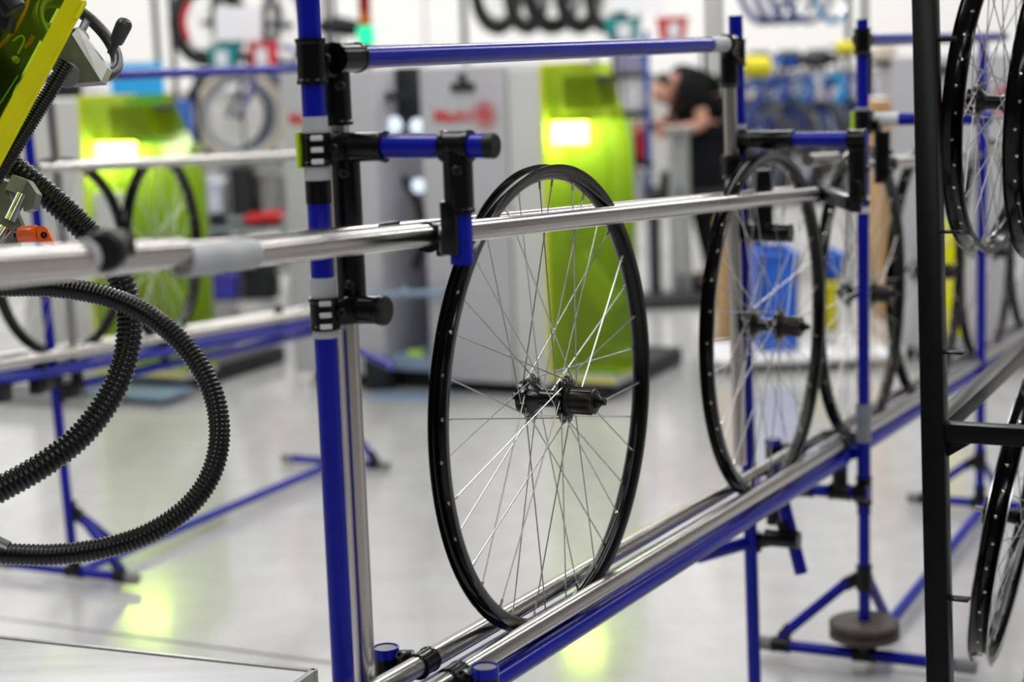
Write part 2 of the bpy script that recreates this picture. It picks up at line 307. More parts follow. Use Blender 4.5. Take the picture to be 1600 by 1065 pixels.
# ------------------------------------------------------------------ bicycle wheels (axle along local X, hub at the origin of the wheel)
def rim_profile(R, wd, ht):
    h = wd/2
    return [(R, -h), (R, -h+.0022), (R-.0055, -h+.0034), (R-.0075, -h+.0055), (R-.0125, -.0045), (R-.0130, 0), (R-.0125, .0045), (R-.0075, h-.0055), (R-.0055, h-.0034), (R, h-.0022), (R, h),
            (R-.4*ht, h-.0004), (R-.62*ht, h-.002), (R-ht+.0015, .0055), (R-ht, .0025), (R-ht, -.0025), (R-ht+.0015, -.0055), (R-.62*ht, -h+.002), (R-.4*ht, -h+.0004)]
XA = Vector((1, 0, 0))
def raw(name, mb, mats, parent, smooth=True):
    me, _ = mb.mesh(name, mats if isinstance(mats, list) else [mats], smooth, center=False)
    o = bpy.data.objects.new(name, me); COL.objects.link(o); o.parent = parent; return o
def make_wheel(label, group, R=0.331, wd=0.026, ht=0.021, rimmats=None, hubmat='hub', rear=True, nseg=120, fine=True):
    root_o = root('bicycle_wheel', (0, 0, 0), label, 'wheel', group)
    mb = MB(); prof = rim_profile(R, wd, ht)
    if rimmats == 'track':
        # black bed, bare sidewalls
        n = nseg; mb.lathe(prof, (0, 0, 0), XA, n, closed=True)
        m = len(prof); mb.m = []
        for i in range(m): mb.m += [1 if i in (9, 10, 11, 17, 18, 0) else 0]*n
        raw('rim', mb, [M['rim'], M['rimtrack']], root_o)
    else:
        mb.lathe(prof, (0, 0, 0), XA, nseg, closed=True); raw('rim', mb, M['rim'], root_o)
    hl, hr = -0.031, 0.024
    hb = raw('hub', MB().lathe([(0, hl-.005), (.018, hl-.005), (.024, hl+.000), (.0215, hl+.005), (.0128, hl+.016), (.0122, hr-.016), (.0215, hr-.006), (.0235, hr+.004), (0, hr+.004)], (0, 0, 0), XA, 28), M[hubmat], root_o)
    for hx in (hl, hr):      # lobed spoke flanges
        mb = MB(); n = 72; vs = []; fs = []
        for z in (-.0022, .0022):
            for k in range(n):
                a = 2*math.pi*k/n; r = .0320+.0022*math.cos(9*a)
                vs.append((hx+z, r*math.cos(a), r*math.sin(a)))
        fs = [list(range(n))[::-1], list(range(n, 2*n))]+[[k, (k+1) % n, n+(k+1) % n, n+k] for k in range(n)]
        mb.add(vs, fs); raw('flange', mb, M[hubmat], hb)
    if fine:
        mb = MB()
        for hx in (hl, hr):
            for k in range(18):
                a = 2*math.pi*(k+.5*(hx > 0))/18
                p = Vector((hx, .0288*math.cos(a), .0288*math.sin(a))); mb.cyl(p-XA*.0036, p+XA*.0036, .0021, n=6)
        o = raw('spoke_head', mb, M['spoke'], hb); o['kind'] = 'stuff'
    # disc mount on the left, freehub body on the right
    mb = MB().lathe([(0, -.047), (.013, -.049), (.024, -.046), (.024, -.039), (.019, -.037), (.019, -.030), (0, -.030)], (0, 0, 0), XA, 24)
    raw('disc_mount', mb, M[hubmat], hb)
    if rear:
        raw('freehub', MB().lathe([(0, .028), (.0225, .028), (.0225, .033), (.0186, .035), (.0186, .066), (.0172, .069), (.0110, .070), (0, .070)], (0, 0, 0), XA, 28), M['freehub'], hb)
        mb = MB()
        for k in range(9):
            a = 2*math.pi*k/9; mb.box((.051, .0182*math.cos(a), .0182*math.sin(a)), (.031, .0028, .0032), (XA, Vector((0, -math.sin(a), math.cos(a))), Vector((0, math.cos(a), math.sin(a)))))
        o = raw('freehub_spline', mb, M['freehub'], hb, False); o['kind'] = 'stuff'
        raw('axle', MB().lathe([(0, -.060), (.0045, -.060), (.0050, -.058), (.0050, -.053), (.0085, -.052), (.0085, -.047), (.004, -.046), (.004, .070), (.0095, .070), (.0095, .074), (.0060, .078), (.0050, .079), (.0050, .084), (0, .084)], (0, 0, 0), XA, 16), M['black'], hb)
    else:
        raw('axle', MB().lathe([(0, -.062), (.0048, -.062), (.0048, -.050), (.010, -.049), (.010, -.046), (.004, -.045), (.004, .040), (.010, .041), (.010, .046), (.0048, .047), (.0048, .062), (0, .062)], (0, 0, 0), XA, 16), M['steel'], hb)
    # 36 spokes, crossed three times, each with its nipple
    base = {}
    for side in (0, 1):
        for odd in (0, 1):
            hx = (hl, hr)[side]; off = (-.0028 if odd else .0028)
            a0 = math.radians(10*side+20*odd); a1 = a0+math.radians(60 if not odd else -60)
            p = Vector((hx+off, .0288*math.cos(a0), .0288*math.sin(a0)))
            q = Vector(((-.003, .003)[side], (R-ht+.001)*math.cos(a1), (R-ht+.001)*math.sin(a1)))
            d = (q-p).normalized(); rad = Vector((0, math.cos(a1), math.sin(a1)))
            sp, _ = MB().cyl(p, q, .0010, n=6).mesh('spoke', [M['spoke']], True, False)
            nb = MB().cyl(q-d*.011, q+d*.004, .0019, n=8)
            b0 = rad*(R-.0135)+XA*q.x*.6; nb.lathe([(0, -.002), (.0030, -.002), (.0033, 0), (.0026, .0016), (.0012, .0018), (.0008, .0010), (0, .0010)], b0, rad, 10)
            ni, _ = nb.mesh('nipple', [M['nipple']], True, False)
            base[(side, odd)] = (sp, ni)
    for k in range(9):
        for side in (0, 1):
            for odd in (0, 1):
                sp, ni = base[(side, odd)]
                o = bpy.data.objects.new('spoke', sp); COL.objects.link(o); o.parent = root_o; o.rotation_euler = (math.radians(40*k), 0, 0)
                if fine:
                    q = bpy.data.objects.new('nipple', ni); COL.objects.link(q); q.parent = o
    return root_o
def place_wheel(o, c, yaw, spin, lean=0.0, label=None):
    # local X -> across the line (N turned by yaw), local Z up
    x = Matrix.Rotation(yaw, 3, 'Z') @ N
    m = Matrix((x, Z3.cross(x), Z3)).transposed()
    m = m @ Matrix.Rotation(lean, 3, 'Y') @ Matrix.Rotation(spin, 3, 'X')
    o.rotation_euler = m.to_euler(); o.location = c
    if label: o['label'] = label
    return o
RW = 0.331
def zc(s): return 0.8830-0.0475*s                         # the line runs downhill
def zb(s): return zc(s)-RW                                 # where the rims touch
wg = 'bicycle wheels waiting on the pipe conveyor'
w1 = make_wheel('sharp black bicycle wheel nearest the blue main post, whole on the conveyor', wg)
place_wheel(w1, W(.045, 0, zc(.045)), math.radians(-1.3), math.radians(4))
for (u, v, yaw, spin, lab) in [(1199, 500, -1.3, 17, 'second black bicycle wheel along the conveyor, under the far guide rail end'),
                               (1347, 465, -1.2, 29, 'third black bicycle wheel along the conveyor, behind the thin blue post'),
                               (1449, 440, -2.5, 8, 'fourth black bicycle wheel, mostly hidden by the black cart upright'),
                               (1541, 420, -2.0, 33, 'fifth black bicycle wheel, seen between the two tiers of the cart'),
                               (1612, 405, -2.0, 12, 'sixth and farthest black bicycle wheel on the conveyor, cut by the right edge')]:
    s = ST(T(u, v, 0))[0]
    o = copy_tree(w1); place_wheel(o, W(s, 0, zc(s)), math.radians(yaw), math.radians(spin), label=lab)

# ------------------------------------------------------------------ pipe-and-joint kit
RP = 0.0135
def sleeve(mb, c, d, L, r=0.0172, lip=0.0012):
    d = Vector(d).normalized(); c = Vector(c)
    mb.lathe([(0, -L/2), (r+lip, -L/2), (r+lip, -L/2+.004), (r, -L/2+.006), (r, L/2-.006), (r+lip, L/2-.004), (r+lip, L/2), (0, L/2)], c, d, 20)
def pipe(name, a, b, m, parent, r=RP, label=None, caps=True):
    return part(name, MB().cyl(a, b, r, n=24), M[m], parent, label)
def bolt(parent, p, d, r=0.0058):
    d = Vector(d).normalized()
    return part('bolt', MB().lathe([(0, -.004), (r, -.004), (r, .004), (r*.85, .005), (r*.5, .005), (r*.5, .001), (0, .001)], p, d, 12), M['bolt'], parent)
def joint(parent, sleeves, necks=(), bolts=(), m='black', label=None):
    mb = MB()
    for (c, d, L) in sleeves: sleeve(mb, c, d, L)
    for (a, b, wd, ht) in necks: mb.bar(a, b, wd, ht, up=Z3 if abs((Vector(b)-Vector(a)).normalized().z) < .9 else D, bev=.003)
    o = part('pipe_joint', mb, M[m], parent, label)
    for (p, d) in bolts: bolt(o, p, d)
    return o
def endcap(parent, p, d, m='blackmat', r=RP+.0004, L=.006, name='end_cap'):
    d = Vector(d).normalized()
    return part(name, MB().lathe([(0, -.002), (r, -.002), (r, L-.002), (r-.002, L), (0, L)], p, d, 20), M[m], parent)
def band(parent, c, d, L, m, r=RP+.0011, name='tape_band', label=None):
    d = Vector(d).normalized(); c = Vector(c)
    return part(name, MB().lathe([(RP*.9, -L/2), (r, -L/2), (r, L/2), (RP*.9, L/2)], c, d, 24), M[m], parent, label)

FB = (N*.42-D*.9).normalized()
rack = root('wheel_conveyor', W(-.444, -.064, 0), 'long blue and steel pipe conveyor rack carrying bare black bicycle wheels', 'conveyor rack')
# --- first upright with its steel twin
s1 = -.444; t1 = -.064; sc1 = s1+.051
p1 = pipe('upright', W(s1, t1, .0), W(s1, t1, 1.50), 'blue', rack, r=.0138, label='thick blue main upright')
pipe('steel_upright', W(sc1, t1, .0), W(sc1, t1, 1.36), 'chrome', rack, r=.0130)
def zat(u, v, s): return S(u, v, s).z
z1 = lambda v, u=500: T(u, v, t1).z
# top joint
zt = 1.368
tt = -.050
joint(rack, [(W(s1, t1, z1(95)), Z3, .052), (W(sc1+.002, tt, zt), D, .052), (W(sc1, t1, z1(145, 530)), Z3, .075)],
      [(W(s1+.014, t1, z1(95)), W(sc1-.01, t1, z1(95)), .024, .040), (W(sc1, t1, zt-.004), W(sc1, t1, zt-.05), .020, .024)],
      [(W(s1+.026, t1, z1(92))+FB*.016+N*.006, FB), (W(sc1, t1, z1(133, 530))+FB*.016+N*.008, FB)])
tb = ST(T(1132, 69, tt))
pipe('top_tube', W(sc1, tt, zt), W(tb[0], tt, tb[2]), 'blue', rack, label='long blue top tube')
band(rack, W(tb[0]-.045, tt, 1.368), D, .085, 'tape')
# tape bands on the first upright
for (v, L, m) in [(200, .028, 'tape'), (263, .026, 'tape'), (450, .024, 'tape'), (512, .026, 'tape')]:
    band(p1, W(s1, t1, z1(v)), Z3, L, m, r=.0152)
band(p1, W(s1, t1, z1(294)), Z3, .034, 'black', r=.0150, name='sleeve_band')
# the arm carrying the guide rails
za = z1(231, 510)
arm0 = W(s1+.022, t1, za)
joint(rack, [(W(s1, t1, za), Z3, .038), (W(s1+.034, t1+.042, za), N, .062), (W(sc1, t1+.008, z1(300, 545)), Z3, .125)],
      [(W(s1+.012, t1+.005, za), W(s1+.034, t1+.020, za), .03, .030), (W(sc1-.004, t1+.008, za-.005), W(sc1, t1+.008, z1(275, 545)), .022, .028)],
      [(W(sc1, t1+.008, z1(268, 537))+FB*.017, FB), (W(s1+.022, t1+.012, za)+FB*.016, FB)])
mb = MB()
for k in (-1, 0, 1): mb.box(W(s1, t1, za)+(-D*.0155+N*.011)+Z3*(.0135*k), (.014, .003, .006), ((N+D*.7).normalized(), (N*.7-D).normalized(), Z3), .001)
part('print_label', mb, M['tag'], rack, smooth=False)
part('lime_marker', MB().box(W(s1, t1, za)-D*.012-N*.0135, (.004, .016, .042), (N, D, Z3), .001), M['lime'], rack, smooth=False)
arm = pipe('support_arm', W(s1+.034, t1+.03, za), W(s1+.034, t1+.205, za), 'blue', rack, r=.0140)
endcap(arm, W(s1+.034, t1+.206, za), N, r=.0146, L=.010)
td = t1+.166
zr = lambda s: 1.1415-.0555*(s+.1)
sd = s1+.034
joint(rack, [(W(sd, td, za), N, .036), (W(sd, td, z1(282)), Z3, .078)], [(W(sd, td, za-.01), W(sd, td, z1(275)), .022, .026)],
      [(W(sd, td, z1(268))+FB*.0175, FB)])
pipe('drop_pipe', W(sd+.002, td, za-.03), W(sd+.002, td, z1(414)), 'blue', rack)
mb = MB().bar(W(sd-.010, td-.006, z1(315)), W(sd-.010, td-.006, z1(398)), .020, .018, up=D, bev=.002)
part('clip_plate', mb, M['black'], rack)
# clamp that holds the front guide rail on the drop
srl = ST(T(660, 370, .032))[0]
joint(rack, [(W(srl+.035, .032, zr(srl+.035)), D, .046)], [(W(srl+.035, .048, zr(srl+.035)), W(sd, td-.012, zr(srl+.03)), .026, .030)], [(W(srl+.030, .040, zr(srl)-.021), -Z3)])
# lower arm joint with round black plug
zl = z1(480, 540)
joint(rack, [(W(s1, t1, zl), Z3, .038), (W(s1+.034, t1+.036, zl), N, .046), (W(sc1, t1+.008, z1(430, 555)), Z3, .090)],
      [(W(s1+.012, t1+.005, zl), W(s1+.034, t1+.022, zl), .03, .030), (W(sc1-.004, t1+.008, zl), W(sc1, t1+.008, z1(440, 550)), .022, .028)],
      [(W(s1+.022, t1+.012, zl)+FB*.016, FB), (W(sc1, t1+.008, z1(440, 545))+FB*.017, FB)])
endcap(rack, W(s1+.034, t1+.059, zl), N, r=.0178, L=.006, name='plug')
mb = MB()
for k in (-1, 0, 1): mb.box(W(s1, t1, zl)+(-D*.0155+N*.011)+Z3*(.0135*k), (.014, .003, .006), ((N+D*.7).normalized(), (N*.7-D).normalized(), Z3), .001)
part('print_label', mb, M['tag'], rack, smooth=False)
# --- guide rails beside the wheel tops
a = T(286, 408, .032); b = T(1288, 301, .032)
fr = pipe('guide_rail', a, b, 'chrome', rack, label='front steel guide rail')
dr = (b-a).normalized()
pipe('guide_rail', a-N*.066-dr*.9, b-N*.066, 'chrome', rack, label='rear steel guide rail')
band(fr, a+dr*.028, dr, .060, 'tape', r=RP+.0024)
band(fr, a+dr*.085, dr, .060, 'tape', r=RP+.0014)
a2 = T(284, 394, .032); b2 = T(-40, 415, .032)
lf = pipe('guide_rail', b2, a2, 'chrome', rack, r=.0135, label='near end of the steel guide rail')
band(lf, T(147, 399, .032), (a2-b2), .030, 'tag', r=RP+.0016)
kn = T(178, 386, .032)
mb = MB().lathe([(0, .010), (.0170, .010), (.0195, .013), (.0195, .028), (.0160, .034), (0, .036)], kn-D*.004, FB, 28)
part('clamp_knob', mb, M['blackmat'], rack)
mb = MB(); sleeve(mb, kn, a2-b2, .022, r=.0148)
part('pipe_joint', mb, M['blackmat'], rack)
part('rail_clip', MB().box(W(ST(T(600, 343, -.034))[0], -.034, zr(ST(T(600, 343, -.034))[0])+.0135), (.016, .055, .003), (N, D, Z3), .001), M['black'], rack)
# --- running rails under the wheels
zlo = lambda s: .5905-.0480*(s+.09)
sA, sB = -.95, ST(T(1318, 690, .032))[0]
for t in (.032, -.032):
    pipe('running_rail', W(sA, t, zlo(sA)), W(sB+(.0 if t > 0 else .05), t, zlo(sB)), 'chrome', rack)
    pipe('blue_rail', W(sA, t+.002, zlo(sA)-.036), W(sB, t+.002, zlo(sB)-.036), 'blue', rack)
pipe('wheel_track', W(sA, 0, zb(sA)-.0105), W(sB, 0, zb(sB)-.0105), 'blue', rack, r=.010)
sC = 4.9
for t in (.032, -.032):
    pipe('running_rail', W(sB+.06, t, zlo(sB+.06)), W(sC, t, zlo(sC)), 'chrome', rack)
    pipe('blue_rail', W(sB+.06, t+.002, zlo(sB)-.038), W(sC, t+.002, zlo(sC)-.036), 'blue', rack)
pipe('wheel_track', W(sB+.02, 0, zb(sB)-.0105), W(sC, 0, zb(sC)-.0105), 'blue', rack, r=.010)
# capped stub posts that hold the running rails, near end
def stub(s, t, ztop, zlow, side):
    o = part('stub_post', MB().cyl(W(s, t, zlow), W(s, t, ztop-.012), .0165, n=20), M['black'], rack)
    part('cap_ring', MB().lathe([(0, 0), (.0172, 0), (.0172, .013), (.0150, .013), (.0145, .010), (0, .010)], W(s, t, ztop-.012), Z3, 20), M['blue'], o)
    part('cap_top', MB().lathe([(0, 0), (.0145, 0), (.0145, .0022), (.012, .003), (0, .003)], W(s, t, ztop-.003), Z3, 20), M['cap'], o)
    tr = math.copysign(.032, side)
    mb = MB(); sleeve(mb, W(s+.012, tr, zlo(s+.012)), D, .034, r=.0160); mb.bar(W(s+.004, t-side*.014, zlo(s)+.004), W(s+.012, tr+side*.014, zlo(s)+.004), .020, .018, bev=.002)
    c = part('rail_clamp', mb, M['black'], o); bolt(c, W(s-.008, tr+side*.022, zlo(s)+.012), Z3*1.0-D)
    return o
q = ST(T(603, 1018, -.080)); stub(q[0], -.080, q[2]+.006, .40, -1)
q = ST(T(758, 1046, .082)); stub(q[0], .082, q[2]+.004, .40, 1)
zx = .425
xt = pipe('cross_tube', W(ST(T(758, 1046, .082))[0], .12, .42), W(ST(T(603, 1018, -.080))[0], -.12, .42), 'blue', rack)
# --- second upright
s2 = 1.098; t2 = -.064
z2 = lambda v, u=1160: T(u, v, t2).z
pa = T(1149, 24, t2); pb = T(1179, 1060, t2); pb = pb+(pb-pa)*(pb.z/(pa.z-pb.z))
up2 = lambda v: pa+(pb-pa)*((pa.z-T(1149+30*(v-30)/1030, v, t2).z)/(pa.z-pb.z))
pipe('upright', pb, pa, 'blue', rack)
pipe('steel_upright', up2(716)-D*.05, up2(100)-D*.045, 'chrome', rack, r=.0130)
joint(rack, [(up2(82), Z3, .05), (W(tb[0]+.022, tt, 1.368), D, .03), (up2(100)-D*.045, Z3, .085)], [(up2(78)-D*.045, up2(78)-D*.01, .024, .035), (up2(78)-D*.03, W(tb[0]+.022, tt, 1.368), .024, .03), (up2(82)-D*.045, W(tb[0]+.022, tt, 1.368), .024, .03)], [(up2(95)-D*.045+N*.018, N)])
for v in (205,): band(rack, up2(v), Z3, .028, 'tape', r=.0148)
za2 = up2(218).z
A2 = up2(218)-D*.02
joint(rack, [(up2(222), Z3, .05), (A2+N*.055, N, .12)], [(up2(222), A2+N*.02, .03, .03)], [(A2+N*.03+D*.0-Z3*.0-D*.018, -D)])
pipe('support_arm', A2+N*.05, A2+N*.255, 'blue', rack)
e2 = A2+N*.236
joint(rack, [(e2, N, .034), (e2-Z3*.065, Z3, .10)], [(e2, e2-Z3*.04, .022, .026)], [(e2+N*.018-Z3*.055, N), (e2+N*.018-Z3*.118, N)])
pipe('drop_pipe', e2-Z3*.05+D*.003, Vector((e2.x, e2.y, T(1306, 326, t2+.236).z))+D*.003, 'blue', rack)
part('clip_plate', MB().bar(e2-Z3*.075-D*.012, e2-Z3*.135-D*.012, .022, .014, up=D, bev=.002), M['black'], rack)
joint(rack, [(b-dr*.03, dr, .05)], [(b-dr*.03+N*.012, Vector((e2.x, e2.y, b.z+.004))-N*.01, .026, .028)])
joint(rack, [(up2(258)-D*.045, Z3, .045)], [(up2(258)-D*.045, up2(258)-D*.004, .02, .03)])
joint(rack, [(up2(363), Z3, .035), (up2(363)+N*.05, N, .10), (up2(310)+N*.045+D*.004, Z3, .11)], [(up2(363)-D*.04, up2(363), .02, .03), (up2(310)+N*.045+D*.004, up2(363)+N*.045, .02, .024), (up2(363), up2(363)+N*.05, .02, .024)], [(up2(352)+N*.05+FB*.017, FB)])
q = ST(T(1208, 690, -.080)); stub(q[0], -.080, q[2]+.006, zlo(q[0])-.16, -1)
# second upright, low cross members
c0 = T(1176, 845, t2); zc0 = c0.z
s0 = ST(c0)[0]
pipe('side_tube', P(1092, 869, ST(c0)[0]*0+3.50), c0, 'blue', rack)
joint(rack, [(W(s0, t2, zc0), Z3, .04), (W(s0, t2+.062, zc0+.01), N, .07)], [(W(s0, t2+.01, zc0), W(s0, t2+.04, zc0+.008), .022, .026)])
q1 = S(1212, 775, s0+.02); q2 = S(1252, 895, s0+.02)
bl = pipe('brace', q1+Z3*.05, q2, 'blue', rack)
joint(rack, [(q1.lerp(q2, .45), q2-q1, .045)], [(W(s0, t2+.09, zc0+.01), q1.lerp(q2, .45), .022, .026)])
# --- third upright
t3 = .064; s3 = 1.512
z3 = lambda v, u=1347: T(u, v, t3).z
p3 = pipe('upright', W(s3, t3, .02), W(s3, t3, z3(30)), 'blue', rack, r=.0125)
part('outer_sleeve', MB().cyl(W(s3, t3, z3(805)), W(s3, t3, z3(690)), .0150, n=20), M['blue'], p3)
band(p3, W(s3, t3, z3(672)), Z3, .055, 'tapedark', r=.0160)
band(p3, W(s3, t3, z3(645)), Z3, .035, 'tapedark', r=.0175)
for v in (176, 207): band(p3, W(s3, t3, z3(v)), Z3, .022, 'tape', r=.0150)
for v in (310, 328): band(p3, W(s3, t3, z3(v)), Z3, .012, 'tag', r=.0148)
part('lime_marker', MB().box(W(s3, t3, z3(190))-N*.020, (.010, .014, .045), (N, D, Z3), .002), M['lime'], rack, smooth=False)
ztb = 1.366
joint(rack, [(W(s3, t3, z3(65)), Z3, .055), (W(s3+.045, t3-.01, ztb), D, .045), (W(s3+.05, t3-.01, ztb-.07), Z3, .09)], [(W(s3, t3, ztb), W(s3+.05, t3-.01, ztb), .024, .03), (W(s3+.05, t3-.01, ztb), W(s3+.05, t3-.01, ztb-.06), .022, .026)])
pipe('top_tube', W(s3+.04, t3-.014, ztb), W(3.15, t3-.014, 1.36), 'blue', rack)
pipe('steel_upright', W(s3+.055, t3-.012, .1), W(s3+.055, t3-.012, ztb-.03), 'chrome', rack, r=.0115)
za3 = z3(188)
pipe('support_arm', W(s3+.03, t3, za3), W(s3+.03, t3+.26, za3), 'blue', rack)
band(rack, W(s3+.03, t3+.04, za3), N, .06, 'tag')
joint(rack, [(W(s3, t3, za3-.004), Z3, .05), (W(s3+.03, t3+.01, za3-.01), N, .04), (W(s3+.045, t3+.03, za3-.08), Z3, .11)], [(W(s3, t3, za3), W(s3+.03, t3+.005, za3), .03, .035)], [(W(s3+.045, t3+.048, za3-.07), N), (W(s3+.045, t3+.048, za3-.11), N)])
# second length of guide rail with bent joint
a3 = T(1338, 262, .032); b3 = T(1476, 247, .032); d3 = (b3-a3).normalized()
g3 = pipe('guide_rail', a3, b3+d3*1.9, 'chrome', rack); pipe('guide_rail', a3-N*.066, b3+d3*1.9-N*.066, 'chrome', rack)
pipe('guide_rail', T(1262, 250, -.036), T(1306, 247, -.036), 'chrome', rack)
mb = MB().lathe([(0, 0), (.015, 0), (.017, .004), (.017, .024), (.013, .030), (0, .030)], T(1380, 256, .046), N, 20)
part('clamp_knob', mb, M['blackmat'], rack)
# low bracket between rails and third upright
zq = z3(768)
pipe('cross_tube', W(s3-.03, t3+.02, zq), W(s3-.03, t3-.26, zq), 'blue', rack)
joint(rack, [(W(s3, t3, zq), Z3, .06), (W(s3-.03, t3+.0, zq), N, .03)], [(W(s3-.03, t3, zq), W(s3, t3, zq), .03, .03)])
mb = MB(); sleeve(mb, W(s3-.03, t3-.045, zq), N, .045); sleeve(mb, W(s3-.03, t3-.12, zq), N, .03); sleeve(mb, W(s3-.03, t3-.18, zq), N, .03)
mb.cyl(W(s3-.03, t3-.045, zq), W(s3-.03, t3-.045, z3(706)), .0165, n=18); mb.cyl(W(s3-.03, t3-.125, zq), W(s3-.03, t3-.125, z3(735)), .0165, n=18)
sp = part('stub_post', mb, M['black'], rack)
band(sp, W(s3-.03, t3-.045, z3(704)), Z3, .018, 'blue', r=.0172, name='cap_ring')
band(sp, W(s3-.03, t3-.045, z3(728)), Z3, .008, 'blue', r=.0172, name='cap_ring')
mb = MB(); sleeve(mb, W(sB-.02, .032, zlo(sB)), D, .04, r=.016); mb.bar(W(sB-.02, .040, zlo(sB)), W(s3-.03, t3-.045, zlo(sB)), .02, .02, bev=.002)
part('rail_clamp', mb, M['black'], rack)
endcap(rack, W(sB+.052, -.032, zlo(sB)), D)
# foot with braces and counterweights
def foot(parent, s, t, zj, ltl, ltr, zf=.030, side=-1):
    ft = pipe('foot_bar', W(s, t-ltl, zf), W(s, t+ltr, zf), 'blue', parent)
    for (tt_, sg) in ((t-ltl, -1), (t+ltr, 1)):
        part('end_cap', MB().lathe([(0, -.035), (.0150, -.035), (.0168, -.030), (.0168, .004), (.013, .010), (0, .010)], W(s, tt_, zf), N*sg, 18), M['cap'], ft)
    joint(parent, [(W(s, t, zf), N, .05), (W(s, t, zf+.025), Z3, .05)])
    joint(parent, [(W(s, t, zj), Z3, .055)], [(W(s, t+side*.01, zj), W(s, t+side*.045, zj-.022), .02, .028), (W(s+.01, t, zj), W(s+.04, t, zj-.022), .02, .028)])
    pipe('brace', W(s+.03, t, zj-.012), W(s+.19, t+.008, zf+.012), 'blue', parent, r=.0120)
    for (tt_, sg) in (((t-ltl+.045, -1),) if side < 0 else ((t+ltr-.045, 1),)):
        pipe('brace', W(s, t+sg*.035, zj-.012), W(s, tt_, zf+.02), 'blue', parent, r=.0120)
        joint(parent, [(W(s, tt_, zf), N, .04)], [(W(s, tt_, zf+.012), W(s, tt_-sg*.022, zf+.045), .022, .026)])
foot(rack, s3, t3, z3(905), .235, .235)
wt = z3(1000)
for k, nm in enumerate(('lower', 'upper')):
    root_w = root('weight_disc', W(s3, t3, wt+.021*k), nm+' round iron weight disc stacked round the thin blue post', 'weight', 'iron weight discs on the post')
    part('disc', MB().lathe([(.016, 0), (.070, 0), (.077, .004), (.077, .016), (.070, .020), (.016, .020)], W(s3, t3, wt+.021*k), Z3, 40, closed=True), M['rust'], root_w)
    part('bore_ring', MB().lathe([(.0155, -.0005), (.024, -.0005), (.024, .0212), (.0155, .0212)], W(s3, t3, wt+.021*k), Z3, 28, closed=True), M['card'] if False else M['rust'], root_w)
part('weight_collar', MB().lathe([(.012, 0), (.020, 0), (.020, .018), (.012, .018)], W(s3, t3, wt-.018), Z3, 18, closed=True), M['black'], rack)
# floor tube to the fourth upright
s4 = 2.90; t4 = .04
pipe('floor_tube', W(s3+.05, t3, .03), W(s4, t4+.02, .03), 'blue', rack)
z4 = lambda v, u=1545: T(u, v, t4).z
pipe('upright', W(s4, t4, .02), W(s4, t4, 1.36), 'blue', rack)
foot(rack, s4, t4, z4(700, 1548), .20, .20)
# ------------------------------------------------------------------ second conveyor on the left
tl = -2.07
rack2 = root('wheel_conveyor', W(1.43, tl, 0), 'blurred second blue pipe conveyor behind the looping black hose', 'conveyor rack')
zL = lambda u, v, t=tl: T(u, v, t).z
sa, sb = 1.425, 2.79
lp_top = T(46, 270, tl); lp_bot = W(sa+.02, tl, .02)
pipe('upright', lp_bot, lp_top+Z3*.22, 'blue', rack2)
pipe('steel_upright', W(sa+.075, tl+.01, .50), W(sa+.05, tl+.01, 1.28), 'chrome', rack2, r=.0135)
pipe('upright', W(sb, tl, .02), W(sb, tl, 1.42), 'blue', rack2)
pipe('top_tube', W(1.0, tl, 1.342), W(sb, tl, 1.338), 'blue', rack2)
for (dt) in (.035, -.035):
    pipe('guide_rail', W(1.38, tl+dt, 1.115), W(2.82, tl+dt, 1.058), 'chrome', rack2)
    pipe('running_rail', W(.2, tl+dt, .70), W(2.80, tl+dt, .548), 'chrome', rack2, r=.0145)
    pipe('blue_rail', W(.2, tl+dt, .655), W(2.80, tl+dt, .510), 'blue', rack2)
pipe('cross_tube', W(sa, tl, .53), W(2.75, tl, .485), 'blue', rack2)
for s in (1.9, 2.5): part('hanger', MB().bar(W(s, tl, .50), W(s, tl, .60), .02, .02, up=D), M['black'], rack2)
pipe('floor_tube', W(sa+.02, tl+.02, .035), W(sb, tl+.02, .035), 'blue', rack2)
joint(rack2, [(W(sa+.005, tl, .53), Z3, .07), (W(sa+.075, tl+.01, .55), Z3, .06)], [(W(sa, tl, .52), W(sa+.09, tl+.01, .52), .03, .04)])
joint(rack2, [(W(sa-.09, tl+.03, .60), Z3, .10)], [(W(sa-.12, tl+.03, .56), W(sa, tl, .56), .03, .04)])
joint(rack2, [(W(sa-.26, tl+.03, .59), D, .05)], [(W(sa-.30, tl+.03, .575), W(sa-.22, tl+.03, .57), .04, .05)])
foot(rack2, sa+.02, tl, zL(106, 800), .26, .20, side=1)
foot(rack2, sb, tl, zL(540, 655), .20, .20, side=1)
stp = pipe('stub_tube', S(560, 548, 2.9), S(610, 571, 2.8), 'blue', rack2); endcap(stp, S(610, 571, 2.8), S(610, 571, 2.8)-S(560, 548, 2.9), 'bikeviolet')
wl2 = make_wheel('blurred small bicycle wheel at the left edge, behind the looping hose', 'small wheels on the left conveyor', R=.262, wd=.030, ht=.022, rear=True, nseg=64, fine=False)
c = T(98, 402, tl); place_wheel(wl2, W(ST(c)[0], tl, .872), 0, .2)
o = copy_tree(wl2); c = T(255, 398, tl); s_ = ST(c)[0]; place_wheel(o, W(s_, tl, .872-.058*(s_-ST(T(98, 402, tl))[0])), math.radians(14), .5, label='blurred small bicycle wheel before the green lit machine window')

